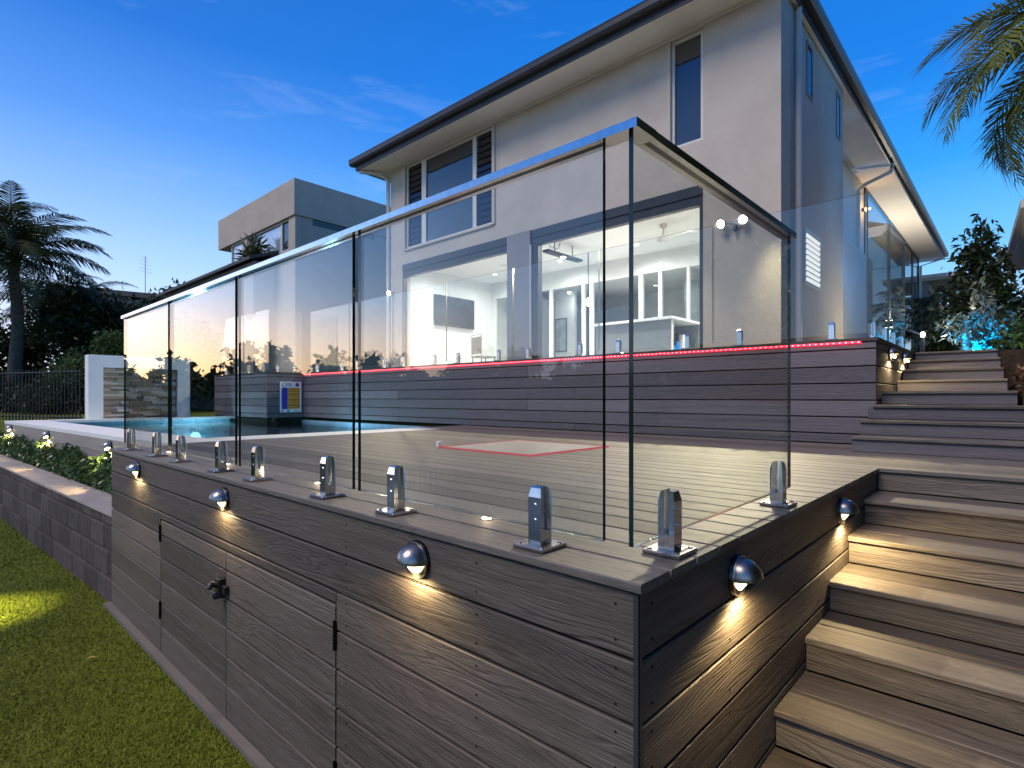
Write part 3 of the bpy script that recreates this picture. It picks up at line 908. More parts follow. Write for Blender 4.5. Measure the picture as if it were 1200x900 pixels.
for y, x in ((6.9, 1.6), (7.9, 4.37)):
    pass
s = MB(); s.tube([(3.0, 12.179, -.42), (3.0, 12.15, -.42)], [.10, .09], 20); s.build('pool_light', E_POOL, pool)
s = MB(); s.tube([(4.379, 8.2, -.42), (4.35, 8.2, -.42)], [.10, .09], 20); s.build('pool_light', E_POOL, pool)
point('pool_glow', pool, (2.9, 11.7, -.55), 60, (.65, .85, 1.0), .1)
point('pool_glow', pool, (3.9, 8.2, -.55), 48, (.65, .85, 1.0), .1)
wl = ['hooded lamp on the pale pool side wall beside the deck end', 'hooded lamp halfway along the pale pool side wall above the garden bed', 'hooded lamp at the far end of the pale pool side wall']
for q, y in enumerate((6.45, 9.16, 11.72)):
    wall_lamp((wingx(y) - .001, y, -.11), TH, wl[q], 22, .15, star=True)

# feature wall with stacked stone
fw = thing('feature_wall', (2.05, 12.4, 0), 'white rendered wall with a stacked stone panel at the pool end', 'wall')
s = MB()
s.box(1.20, 2.92, 12.37, 12.55, -.6, 1.21); s.box(1.20, 1.43, 12.25, 12.369, -.0005, 1.2099); s.box(2.69, 2.92, 12.25, 12.369, -.0005, 1.2099); s.box(1.431, 2.689, 12.25, 12.369, .975, 1.2098)
s.build('render', M_WHITE, fw)
z = .004
rs = random.Random(3)
while z < .965:
    hgt = min(rs.uniform(.030, .055), .972 - z)
    if hgt < .014: break
    x = 1.434
    while x < 2.684:
        w = rs.uniform(.12, .40)
        if x + w > 2.60: w = 2.685 - x
        s = MB(); s.bevbox(x, x + w - .004, 12.372 - rs.uniform(.03, .085), 12.372, z, z + hgt - .004, .004)
        s.build('stone', M_STONE, fw)
        x += w
    z += hgt

# ------------------------------------------------------------------ block retaining wall and garden bed
rw = thing('retaining_wall', (-.1, 8.5, G), 'low split-face block retaining wall with a smooth concrete ledge', 'retaining wall')
def rwx(y): return .012 - (y - 4.72) * .0505
RA = .0505
BL = MB(); BL.bevbox(-.15, .15, -.196, .196, -.094, .094, .008)
blk = BL.build('block', M_BLOCK); blk_me = blk.data; bpy.data.objects.remove(blk)
BL = MB(); BL.bevbox(-.13, .13, -.145, .145, -.041, .041, .006)
blk = BL.build('capping_block', M_BLOCK); cap_me = blk.data; bpy.data.objects.remove(blk)
rb = random.Random(5)
for r, (z0, z1) in enumerate(((-1.235, -1.043), (-1.043, -.851), (-.851, -.663))):
    for k in range(25):
        y = 4.86 + .396 * k + (.196 if r % 2 else 0)
        o = bpy.data.objects.new('block', blk_me); COL.objects.link(o)
        attach(o, rw)
        o.location = (rwx(y) + .15 + .022 * r + rb.uniform(-.004, .004), y, (z0 + z1) / 2)
        o.rotation_euler = (0, 0, RA + rb.uniform(-.008, .008)); o.scale = (1, 1, (z1 - z0 - .002) / .188)
BL = MB(); BL.bevbox(-.15, .15, -.094, .094, -.094, .094, .008)
hb = BL.build('block', M_BLOCK, rw); hb.location = (rwx(4.76) + .172, 4.763, -.947); hb.rotation_euler = (0, 0, RA)
for k in range(34):
    y = 4.80 + .294 * k
    o = bpy.data.objects.new('capping_block', cap_me); COL.objects.link(o); attach(o, rw)
    o.location = (rwx(y) + .13 + .068 + rb.uniform(-.003, .003), y, -.620); o.rotation_euler = (0, 0, RA)
for k in range(9):
    y0 = 4.66 + 1.15 * k; y1 = y0 + 1.147
    s = MB(); s.prism([(rwx(y0) + .055, y0), (rwx(y0) + .345, y0), (rwx(y1) + .345, y1), (rwx(y1) + .055, y1)], -.578, -.556)
    s.build('ledge', M_LEDGE, rw)
s = MB(); s.prism([(rwx(4.69) + .345, 4.69), (wingx(4.69) + .0, 4.69), (wingx(15) - .02, 15), (rwx(15) + .345, 15)], G, -.60)
setp(s.build('garden_soil', M_SOIL), kind='structure')

# pool safety sign on the return wall
sg = thing('safety_sign', (4.14, 10.248, .42), 'blue and orange CPR safety sign on the dark wall beside the pool', 'sign')
s = MB(); s.bevbox(3.915, 4.355, 10.236, 10.2475, .108, .722, .003); s.build('board', M_WHITE, sg)
s = MB(); s.box(3.945, 4.068, 10.2345, 10.2359, .17, .60); s.build('blue_panel', plain('sign_blue', (.02, .03, .38), .5), sg)
s = MB(); s.box(4.070, 4.325, 10.2345, 10.2359, .17, .60); s.build('orange_panel', plain('sign_orange', (.75, .32, .02), .5), sg)
s = MB()
for z in (.555, .52, .47, .455, .41, .36, .345, .30, .25, .235, .20):
    for a in range(4): s.box(4.085 + a * .06, 4.085 + a * .06 + .045, 10.2336, 10.2344, z, z + .012)
    s.box(3.955, 4.05, 10.2336, 10.2344, z, z + .006)
s.box(3.93, 3.99, 10.2345, 10.2359, .125, .145); s.box(4.06, 4.1, 10.2345, 10.2359, .12, .155); s.box(4.2, 4.32, 10.2345, 10.2359, .128, .142)
s.build('print_lines', plain('sign_ink', (.02, .015, .05), .5), sg)
tc_ = bpy.data.curves.new('sign_text', 'FONT'); tc_.body = 'CPR'; tc_.size = .115; tc_.extrude = .0008
to = bpy.data.objects.new('sign_text_source', tc_); COL.objects.link(to)
bpy.context.view_layer.update()
me = bpy.data.meshes.new_from_object(to.evaluated_get(bpy.context.evaluated_depsgraph_get()))
bpy.data.objects.remove(to)
me.materials.clear(); me.materials.append(MATS['sign_ink'])
o = bpy.data.objects.new('heading', me); COL.objects.link(o); attach(o, sg)
o.location = (3.945, 10.2348, .622); o.rotation_euler = (R(90), 0, 0)
s = MB(); s.tube([(4.27, 10.2359, .66), (4.27, 10.2343, .66)], .042, 18, smooth=False); s.build('emblem', plain('sign_purple', (.16, .02, .20), .5), sg)

# ================================================================== MAIN HOUSE
FX = 6.94
H0, H1 = T - .02, 5.97
house = thing('two_storey_house', (10, 6, T), 'grey rendered two storey house with cream eaves and a brightly lit ground floor room', 'house')
W = .22
s = MB()
s.box(6.90, FX + W, 1.80, 2.885, H0, H1)
def wb(y0, y1, z0, z1, x0=FX, x1=FX + W): s.box(x0, x1, y0, y1, z0, z1)
wb(2.885, 10.815, 3.575, 3.93)
wb(2.885, 2.905, 3.93, H1); wb(2.905, 3.415, 3.93, 4.245); wb(2.905, 3.415, 5.905, H1)
wb(3.415, 7.30, 3.93, H1); wb(7.30, 10.20, 5.905, H1); wb(10.20, 10.815, 3.93, H1)
wb(10.33, 10.815, H0, 3.575)
s.build('front_wall', M_WALL, house)
s = MB(); s.box(7.161, 10.405, 1.801, 1.801 + W, H0, H1); s.build('side_wall', M_WALL, house)
s = MB(); s.box(10.2, 26.6, 2.5, 2.72, H0, H1); s.build('recessed_wall', M_WHITE, house)
s = MB(); s.box(7.161, 26.6, 10.6, 10.814, H0, H1); s.box(26.4, 26.6, 2.721, 10.599, H0, H1); s.build('far_wall', M_WALL, house)
s = MB(); s.box(6.895, 7.22, 6.27, 6.865, H0, 3.574); s.build('pier', M_PIER, house)
s = MB(); s.box(6.890, 7.0, 6.245, 6.2695, H0, 3.30); s.build('pier_lit_strip', M_TRIM, house)  # cream strip painted pale to imitate light on the pier's side face
s = MB()
s.box(6.36, 27.2, 1.74, 11.40, 5.971, 5.985)
s.build('soffit', M_SOFFIT, house)
s = MB()   # quad fascia and gutter running round the eaves
s.box(6.335, 6.359, 1.716, 11.424, 5.952, 6.13); s.box(6.3595, 27.2, 1.716, 1.739, 5.9521, 6.1301); s.box(6.3595, 27.2, 11.401, 11.424, 5.9521, 6.1301)
s.build('fascia', M_CHAR, house)
s = MB()
def gut(p):
    return p
prof = [(.0, 6.06), (-.085, 6.06), (-.115, 6.10), (-.118, 6.175), (-.128, 6.20), (-.118, 6.205), (0, 6.20)]
n = len(prof)
def gutter_run(A, B, out):   # out = unit outward dir
    vs = []
    for P in (A, B):
        for q, z in prof: vs.append((P[0] - out[0] * q, P[1] - out[1] * q, z))
    fs = [(i, (i + 1) % n, n + (i + 1) % n, n + i) for i in range(n)] + [tuple(range(n)), tuple(reversed(range(n, 2 * n)))]
    s.add(vs, fs)
gutter_run((6.334, 1.60), (6.334, 11.54), (-1, 0)); gutter_run((6.334, 1.715), (27.2, 1.715), (0, -1)); gutter_run((6.334, 11.425), (27.2, 11.425), (0, 1))
s.build('gutter', M_GUTTER, house)
s = MB()
rf = [(6.3, 1.68, 6.15), (27.2, 1.68, 6.15), (27.2, 11.46, 6.15), (6.3, 11.46, 6.15), (11.1, 6.57, 7.9), (22.3, 6.57, 7.9)]
s.add(rf, [(0, 1, 5, 4), (1, 2, 5), (2, 3, 4, 5), (3, 0, 4), (3, 2, 1, 0)])
s.build('roof', M_ROOF, house)
s = MB()   # thin bead where soffit meets wall
s.box(6.918, FX - .001, 2.8855, 10.83, 5.925, 5.9705); s.box(6.876, 6.899, 1.79, 2.884, 5.925, 5.9704); s.build('soffit_bead', M_SOFFIT, house)
for pts in ([(7.53, 1.755, T), (7.53, 1.755, 5.96)], [(15.0, 1.72, 6.06), (15.0, 1.75, 5.86), (15.03, 2.30, 5.70), (15.05, 2.44, 5.60), (15.05, 2.44, T)], [(26.55, 2.44, T), (26.55, 2.44, 5.7), (26.6, 1.75, 5.9)], [(6.9, 10.87, T), (6.9, 10.87, 5.72), (6.75, 11.0, 5.88), (6.4, 11.35, 5.93)]):
    s = MB(); s.tube(pts, .045, 12); s.build('downpipe', M_PIPE, house)
# --- first floor windows
def window(y0, y1, z0, z1, mulls, mats, x=FX, name='window', sill=True):
    f = .045
    s = MB()
    s.box(x + .03, x + .10, y0, y0 + f, z0, z1); s.box(x + .03, x + .10, y1 - f, y1, z0, z1)
    s.box(x + .03, x + .10, y0 + f, y1 - f, z1 - f, z1); s.box(x + .03, x + .10, y0 + f, y1 - f, z0, z0 + f)
    for a, b in mulls: s.box(x + .032, x + .098, a, b, z0 + f, z1 - f)
    w = s.build(name, M_TRIM, house)
    ed = [y0 + f] + [v for m_ in mulls for v in m_] + [y1 - f]
    for k in range(0, len(ed), 2):
        q = MB(); q.box(x + .062, x + .068, ed[k] + .0005, ed[k + 1] - .0005, z0 + f + .0005, z1 - f - .0005)
        q.build('pane', mats[k // 2], w)
        if mats[k // 2] is M_WIND:
            lv = MB()
            zz = z0 + f + .04
            while zz < z1 - f - .05:
                lv.add([(x + .040, ed[k] + .012, zz), (x + .040, ed[k + 1] - .012, zz), (x + .060, ed[k + 1] - .012, zz + .125), (x + .060, ed[k] + .012, zz + .125),
                        (x + .044, ed[k] + .012, zz), (x + .044, ed[k + 1] - .012, zz), (x + .0615, ed[k + 1] - .012, zz + .125), (x + .0615, ed[k] + .012, zz + .125)],
                       [(3, 2, 1, 0), (4, 5, 6, 7), (0, 1, 5, 4)])
                zz += .135
            lv.build('louvre_blades', M_WIND, w)
    return w
window(2.905, 3.415, 4.245, 5.905, [], [M_WIN])
window(7.30, 10.20, 3.93, 5.905, [(7.815, 7.925), (9.49, 9.645)], [M_WIND, M_WIN, M_WIND])
s = MB(); s.box(6.906, 6.9395, 7.22, 7.298, 3.90, 5.92); s.box(6.906, 6.9395, 10.202, 10.26, 3.90, 5.92); s.box(6.906, 6.9395, 7.298, 10.202, 3.885, 3.925)
s.box(6.915, 6.9395, 3.417, 3.475, 4.21, 5.92); s.build('window_surround', M_WALL, house)
# --- ground floor openings: charcoal track heads and jambs
s = MB()
for a, b in ((6.866, 10.329), (2.887, 6.244)):
    s.box(6.925, 7.05, a, b, 3.425, 3.5745); s.box(6.945, 7.06, a, b, 3.285, 3.4245)
s.box(6.93, 7.05, 10.296, 10.3295, H0, 3.2845); s.box(6.93, 7.05, 2.887, 2.952, H0, 3.2845); s.box(6.935, 7.05, 6.098, 6.244, H0, 3.2845)
s.build('door_frame', M_CHAR, house)
# --- side wall windows
def side_win(x0, x1, z0, z1, y=1.80, mat=M_WIND, frame=M_WALL2):
    s = MB(); f = .05
    s.box(x0 - f, x0, y - .012, y + .002, z0 - f, z1 + f); s.box(x1, x1 + f, y - .012, y + .002, z0 - f, z1 + f); s.box(x0, x1, y - .012, y + .002, z1, z1 + f); s.box(x0, x1, y - .012, y + .002, z0 - f, z0)
    w = s.build('window', frame, house)
    q = MB(); q.box(x0, x1, y - .004, y - .001, z0, z1); q.build('pane', mat, w)
    return w
side_win(8.13, 8.35, 5.02, 5.74); side_win(9.93, 10.12, 5.0, 5.72)
w_ = side_win(8.02, 8.80, 2.14, 2.90, frame=M_TRIM)
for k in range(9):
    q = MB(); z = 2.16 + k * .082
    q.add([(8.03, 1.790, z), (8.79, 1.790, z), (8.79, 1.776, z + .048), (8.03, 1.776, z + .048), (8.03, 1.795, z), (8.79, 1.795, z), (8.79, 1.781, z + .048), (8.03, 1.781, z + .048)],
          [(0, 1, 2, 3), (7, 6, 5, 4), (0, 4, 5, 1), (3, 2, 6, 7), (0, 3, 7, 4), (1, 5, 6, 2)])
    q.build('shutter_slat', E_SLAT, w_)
# tall glazing in the recessed side wall
bays = [(16.05, 19.6), (19.75, 22.4), (22.5, 24.6), (24.7, 26.3)]
for a, b in bays:
    s = MB(); y = 2.46
    s.box(a, a + .07, y, 2.499, H0, 5.95); s.box(b - .07, b, y, 2.499, H0, 5.95); s.box(a + .07, b - .07, y, 2.499, 5.86, 5.95); s.box(a + .07, b - .07, y, 2.499, H0, T + .06)
    w = s.build('tall_window', M_CHAR, house)
    q = MB(); q.box(a + .0705, b - .0705, 2.484, 2.492, T + .0605, 5.8595); q.build('pane', M_WIN, w)
# --- the lit room
s = MB(); s.box(7.061, 14.4, 2.03, 10.58, T - .06, T - .004); s.box(6.95, 7.0605, 2.887, 10.329, T - .06, T - .005); s.build('floor', M_TILE, house)
s = MB()
s.box(7.1605, 14.4, 10.35, 10.599, T - .003, 3.576); s.box(7.1605, 14.4, 2.022, 2.30, T - .003, 3.576)
s.box(9.95, 10.05, 2.3005, 10.3495, 3.20, 3.576); s.box(9.9501, 10.05, 10.22, 10.3495, T - .003, 3.1995); s.box(14.2, 14.4, 2.3005, 10.3495, T - .003, 3.576)
s.build('interior_wall', M_INWALL, house)
s = MB(); s.box(7.1605, 14.4, 2.0225, 10.5985, 3.577, 3.63); s.box(7.0615, 7.1604, 2.89, 10.33, 3.5765, 3.6295); s.build('ceiling', M_CEIL, house)
def posts(yl, x=9.955):
    s = MB()
    for y, w in yl: s.box(x, x + .085, y - w / 2, y + w / 2, T, 3.1395)
    s.box(x + .001, x + .086, 2.31, 6.955, 3.14, 3.1995); s.box(x + .001, x + .086, 7.0, 10.2, 3.14, 3.1995)
    return s.build('glazed_door', M_WHITE, house)
gd = posts([(10.185, .06), (8.22, .075), (7.22, .07), (6.985, .08), (5.66, .095), (5.19, .075), (4.55, .05), (2.34, .06)])
for a, b in ((7.26, 8.18), (8.26, 10.15), (5.23, 5.61), (4.58, 5.15), (2.37, 4.52)):
    q = MB(); q.box(9.99, 9.998, a, b, T, 3.14); q.build('pane', M_ROOMGLASS, gd)
s = MB(); s.box(12.9, 12.99, 7.7, 9.6, T, 3.05); s.build('dusk_panel', plain('dusk_panel_blue_grey', (.13, .17, .22), .25, 0, .6, .05), house)  # panel painted blue-grey to imitate dusk sky in the back glazing
s = MB(); s.box(12.8, 14.19, 2.31, 4.4, T, 3.4); s.box(12.0, 12.6, 5.2, 5.6, T, 3.3); s.build('joinery', plain('joinery_grey', (.28, .30, .30), .5), house)
s = MB(); s.box(10.8, 13.0, 9.7, 10.34, T, 3.3); s.build('joinery', M_CABGREY, house)
# ceiling downlights
for x, y, p in ((7.65, 9.40, 105), (9.15, 9.40, 95), (7.73, 5.2, 190), (9.14, 5.29, 170), (7.73, 3.48, 190), (9.15, 3.48, 170), (7.7, 7.3, 190), (9.15, 7.3, 170), (11.6, 8.8, 40), (11.6, 6.2, 130), (11.6, 4.0, 50)):
    s = MB(); s.tube([(x, y, 3.572), (x, y, 3.5765)], [.055, .06], 18, smooth=False)
    d = s.build('downlight', M_WHITE, house)
    q = MB(); q.tube([(x, y, 3.566), (x, y, 3.5715)], [.04, .042], 16, smooth=False); q.build('lens', E_DOWN, d)
    spot('downlight_beam', house, (x, y, 3.555), (x, y, 0), p * 1.3, (1.0, .985, .96), R(172), .9, .05)
s = MB(); s.tube([(8.6, 8.55, 3.570), (8.6, 8.55, 3.5765)], [.12, .125], 24, smooth=False); s.build('ceiling_speaker', M_TRIM, house)

# things inside the room
tv = thing('television', (8.56, 10.33, 2.6), 'black flat screen television hung on the white end wall of the lit room', 'television')
s = MB(); s.bevbox(7.886, 9.243, 10.262, 10.305, 2.235, 3.01, .008); s.build('casing', M_BLACK, tv)
s = MB(); s.box(7.91, 9.219, 10.2605, 10.2618, 2.265, 2.99); s.build('screen', M_SCREEN, tv)
s = MB(); s.box(8.3, 8.8, 10.3055, 10.3495, 2.4, 2.85); s.build('bracket', M_CHAR, tv)
ht = thing('strip_heater', (8.04, 6.35, 3.3), 'black strip heater hung below the white ceiling of the lit room', 'heater')
s = MB(); s.bevbox(7.46, 8.62, 6.27, 6.43, 3.285, 3.335, .008); s.build('heater_bar', M_BLACK, ht)
for x in (7.75, 8.35):
    s = MB(); s.tube([(x, 6.35, 3.336), (x, 6.35, 3.45), (x, 6.35, 3.576)], .009, 8); s.box(x - .05, x + .05, 6.31, 6.39, 3.336, 3.344); s.build('bracket', M_CHAR, ht)
s = MB(); s.tube([(7.6, 6.35, 3.336), (7.58, 6.35, 3.44), (7.68, 6.35, 3.40), (7.75, 6.36, 3.46), (7.80, 6.36, 3.40), (7.90, 6.36, 3.45), (7.95, 6.36, 3.5765)], .008, 6); s.build('cable', M_BLACK, ht)
s = MB(); s.tube([(8.04, 6.35, 3.279), (8.04, 6.35, 3.2848)], [.05, .055], 14); s.build('lens', E_DOWN, ht)
fn = thing('ceiling_fan', (8.3, 4.25, 3.3), 'white three blade ceiling fan in the lit room', 'fan')
s = MB(); s.tube([(8.3, 4.25, 3.5765), (8.3, 4.25, 3.52), (8.3, 4.25, 3.50)], [.07, .06, .02], 16); s.tube([(8.3, 4.25, 3.51), (8.3, 4.25, 3.33)], .014, 8)
s.tube([(8.3, 4.25, 3.35), (8.3, 4.25, 3.33), (8.3, 4.25, 3.27), (8.3, 4.25, 3.25)], [.05, .10, .10, .05], 18); s.build('motor', M_TRIM, fn)
for k in range(3):
    a = R(25 + 120 * k); c, si = math.cos(a), math.sin(a)
    s = MB()
    pts = [(.10, -.045, .008), (.62, -.065, .014), (.64, .05, -.004), (.10, .045, -.006)]
    vs = [(8.3 + c * p - si * q, 4.25 + si * p + c * q, 3.295 + z + dz) for dz in (0, .008) for p, q, z in pts]
    s.add(vs, [(3, 2, 1, 0), (4, 5, 6, 7), (0, 1, 5, 4), (1, 2, 6, 5), (2, 3, 7, 6), (3, 0, 4, 7)]); s.build('blade', M_WHITE, fn)
pd = thing('pendant_lamp', (9.0, 6.4, 2.5), 'small warm pendant bulb hanging on a long dark cord in the lit room', 'pendant lamp')
s = MB(); s.tube([(9.0, 6.4, 3.5765), (9.0, 6.4, 2.58)], .012, 6); s.build('cord', M_BLACK, pd)
s = MB(); s.tube([(9.0, 6.4, 2.58), (9.0, 6.4, 2.50), (9.0, 6.4, 2.43), (9.0, 6.4, 2.40)], [.02, .045, .045, .01], 12); s.build('bulb', E_WARM, pd)
cb = thing('outdoor_kitchen', (8.7, 4.7, T), 'grey outdoor kitchen bench with a white top and one open end shelf', 'kitchen bench')
s = MB()
s.box(8.12, 8.16, 4.0, 5.6, T, T + .90); s.box(9.24, 9.28, 4.0, 5.6, T, T + .90); s.box(8.1605, 9.2395, 5.56, 5.6, T, T + .90); s.box(8.1605, 9.2395, 4.5, 4.54, T, T + .8995); s.box(8.1605, 9.2395, 4.0, 4.4995, T, T + .06)
s.build('cabinet', M_CABGREY, cb)
s = MB(); s.bevbox(8.08, 9.32, 3.96, 5.64, T + .9005, T + .945, .004); s.build('bench_top', M_WHITE, cb)
s = MB(); s.box(8.105, 8.1195, 3.985, 3.9995, T, T + .90); s.box(8.12, 8.17, 3.985, 3.9995, T, T + .90); s.build('end_trim', M_TRIM, cb)
ms = plain('pack_white', (.75, .75, .72), .5); mb_ = plain('pack_blue', (.02, .20, .55), .4); mr = plain('pack_red', (.65, .03, .03), .4); my = plain('pack_yellow', (.7, .55, .05), .4)
ZB = T + .06
c1 = thing('carton', (8.75, 4.12, ZB), 'white carton with red mark and blue wave on the outdoor kitchen shelf', 'carton')
s = MB(); s.bevbox(8.62, 8.95, 4.02, 4.16, ZB + .001, ZB + .60, .006); s.build('box', ms, c1)
s = MB(); s.tube([(8.79, 4.0195, ZB + .38), (8.79, 4.018, ZB + .38)], .06, 12, smooth=False); s.box(8.76, 8.82, 4.018, 4.0195, ZB + .43, ZB + .50); s.build('red_mark', mr, c1)
s = MB(); s.box(8.625, 8.80, 4.018, 4.0195, ZB + .19, ZB + .27); s.box(8.80, 8.945, 4.0182, 4.0195, ZB + .21, ZB + .30); s.build('blue_wave', mb_, c1)
c2 = thing('spray_bottle', (8.53, 4.1, ZB), 'slim dark blue bottle with a black cap beside the white carton', 'bottle')
s = MB(); s.tube([(8.53, 4.09, ZB + .001), (8.53, 4.09, ZB + .42), (8.53, 4.09, ZB + .47)], [.055, .055, .03], 14); s.build('body', mb_, c2)
s = MB(); s.tube([(8.53, 4.09, ZB + .47), (8.53, 4.09, ZB + .62)], .04, 12); s.build('cap', M_BLACK, c2)
c3 = thing('container', (8.3, 4.1, ZB), 'squat blue and yellow tub at the bench corner beside the slim bottle', 'tub')
s = MB(); s.tube([(8.31, 4.11, ZB + .001), (8.31, 4.11, ZB + .16)], .10, 16); s.build('base', my, c3)
s = MB(); s.tube([(8.31, 4.11, ZB + .161), (8.31, 4.11, ZB + .32), (8.31, 4.11, ZB + .36)], [.10, .10, .085], 16); s.build('lid', mb_, c3)
def chair(x, y, rz, label):
    t_ = thing('chair', (x, y, T), label, 'chair', 'chairs in the lit room', rz)
    m = plain('wicker_grey', (.30, .28, .25), .8, 0, .3, .3, 80, .6, 90, .004) if 'wicker_grey' not in MATS else MATS['wicker_grey']
    for a in (-.2, .2):
        for b in (-.2, .2):
            s = MB(); s.tube([(a, b, 0), (a * .95, b * .95, .46)], .014, 8); s.build('leg', M_STEELB, t_, False)
    s = MB(); s.bevbox(-.23, .23, -.22, .22, .461, .50, .015); s.build('seat', m, t_, False)
    s = MB(); s.bevbox(.19, .225, -.22, .22, .54, .95, .012); s.build('backrest', m, t_, False)
    s = MB(); s.tube([(.205, -.2, .50), (.212, -.2, 1.0), (.212, .2, 1.0), (.205, .2, .50)], .012, 8); s.build('back_frame', M_STEELB, t_, False)
chair(8.35, 9.0, R(170), 'wicker chair with a steel frame below the television')
chair(8.7, 8.2, R(20), 'wicker chair with a steel frame near the pier, facing away from the other chair')

pc = thing('wall_picture', (10.06, 8.3, 2.4), 'grey framed picture on the far wall behind the glazed doors', 'picture')
s = MB(); s.bevbox(12.0, 12.03, 9.25, 9.68, 1.75, 2.75, .006); s.build('frame', M_CHAR, pc)
s = MB(); s.box(11.996, 11.9995, 9.29, 9.64, 1.79, 2.71); s.build('print', plain('print_grey', (.30, .33, .34), .5, 0, .4, .5, 3), pc)
s = MB(); s.box(12.031, 12.15, 9.0, 9.69, T, 3.56); setp(s.build('partition_wall', M_INWALL), 'white partition wall standing in the room behind the glazed doors', 'wall')
ac = thing('tub_chair', (10.9, 6.6, T), 'dark rounded tub chair beyond the open doorway of the lit room', 'chair')
s = MB()
for k in range(9):
    a0, a1 = R(20 + 35 * k), R(20 + 35 * (k + 1))
    if k < 8: s.add([(10.9 + r_ * math.cos(a), 6.6 + r_ * math.sin(a), z) for r_ in (.30, .36) for z in (T + .25, T + .82) for a in (a0, a1)], [(0, 1, 3, 2), (4, 6, 7, 5), (2, 3, 7, 6), (0, 4, 5, 1)])
s.build('back', M_CABGREY, ac)
s = MB(); s.tube([(10.9, 6.6, T + .18), (10.9, 6.6, T + .44), (10.9, 6.6, T + .47)], [.29, .29, .25], 18); s.build('seat', M_CABGREY, ac)
for a in (45, 135, 225, 315):
    s = MB(); s.tube([(10.9 + .2 * math.cos(R(a)), 6.6 + .2 * math.sin(R(a)), T + .18), (10.9 + .26 * math.cos(R(a)), 6.6 + .26 * math.sin(R(a)), T)], .014, 6); s.build('leg', M_CHAR, ac)
bk = thing('shelf_unit', (13.9, 6.2, T), 'white open shelf unit with small boxes against the far wall of the back room', 'shelves')
s = MB()
for y in (5.72, 6.16, 6.60): s.box(13.8, 14.18, y, y + .03, T, T + 1.6)
for k in range(5): s.box(13.801, 14.18, 5.7505, 6.1595, T + .02 + .38 * k, T + .045 + .38 * k); s.box(13.801, 14.18, 6.1905, 6.5995, T + .02 + .38 * k, T + .045 + .38 * k)
s.build('frame', M_WHITE, bk)
rs2 = random.Random(4)
for k in range(4):
    for y in (5.78, 6.22):
        s = MB(); s.box(13.85, 14.1, y, y + rs2.uniform(.15, .34), T + .0455 + .38 * k, T + .05 + .38 * k + rs2.uniform(.12, .28)); s.build('box', (M_CABGREY, mb_, my, mr, M_TIMBER)[rs2.randrange(5)], bk)
# lamps on the house wall
fl = thing('floodlight', (6.9, 2.387, 2.88), 'twin head floodlight on the house wall between lit doors and house corner', 'floodlight')
s = MB(); s.bevbox(6.865, 6.899, 2.33, 2.445, 2.81, 2.93, .006); s.build('mount', M_TRIM, fl)
for sg, y in ((1, 2.55), (-1, 2.26)):
    s = MB(); s.tube([(6.865, 2.387 + sg * .03, 2.875), (6.83, y - sg * .05, 2.885)], .015, 8)
    s.tube([(6.85, y, 2.90), (6.80, y, 2.89), (6.745, y + sg * .01, 2.865)], [.035, .055, .062], 16); h_ = s.build('head', M_TRIM, fl)
    s = MB(); s.tube([(6.744, y + sg * .01, 2.8645), (6.735, y + sg * .012, 2.860)], [.056, .05], 16); s.build('lens', E_STAR, h_)
s = MB(); s.tube([(6.864, 2.387, 2.83), (6.83, 2.387, 2.78), (6.82, 2.387, 2.75)], [.03, .035, .02], 12); s.build('sensor', M_BLACK, fl)
spot('flood_beam', fl, (6.70, 2.24, 2.83), (3.2, .2, 0), 800, (1.0, .86, .56), R(138), .85, .045)
spot('flood_beam', fl, (6.70, 2.57, 2.83), (2.6, 4.2, 0), 700, (1.0, .86, .56), R(138), .85, .045)
f2 = thing('wall_spotlight', (6.94, 10.72, 2.94), 'single bright spotlight at the far left corner of the house wall', 'spotlight')
s = MB(); s.bevbox(6.91, 6.9395, 10.68, 10.76, 2.88, 3.0, .005); s.tube([(6.91, 10.72, 2.95), (6.82, 10.72, 2.93)], [.045, .06], 16); s.build('body', M_TRIM, f2)
s = MB(); s.tube([(6.819, 10.72, 2.93), (6.805, 10.72, 2.925)], [.056, .05], 16); s.build('lens', E_STAR, f2)
spot('spot_beam', f2, (6.78, 10.72, 2.91), (3.0, 8.2, 0), 450, (1.0, .85, .58), R(110), .4, .04)
f3 = thing('orange_wall_lamp', (15.8, 2.46, 5.3), 'small orange glowing lamp high on the recessed side wall', 'wall lamp')
s = MB(); s.tube([(15.8, 2.4985, 5.3), (15.8, 2.42, 5.3)], .05, 12); s.build('body', M_CHAR, f3)
s = MB(); s.tube([(15.8, 2.4195, 5.3), (15.8, 2.40, 5.3)], [.05, .03], 12); s.build('bulb', E_ORANGE, f3)
point('glow', f3, (15.8, 2.3, 5.3), 5, (1, .5, .1), .04)
f4 = thing('post_light', (10.3, .62, T), 'bright post lamp at the end of the side path past the terrace fence', 'lamp')
s = MB(); s.tube([(10.3, .62, T - .02), (10.3, .62, T + .50)], .03, 10); s.build('post', M_CHAR, f4)
s = MB(); s.tube([(10.3, .62, T + .501), (10.3, .62, T + .56), (10.3, .62, T + .58)], [.024, .028, .012], 12); s.build('bulb', E_STAR, f4)
point('glow', f4, (10.3, .55, T + .72), 45, (1, .85, .6), .05)

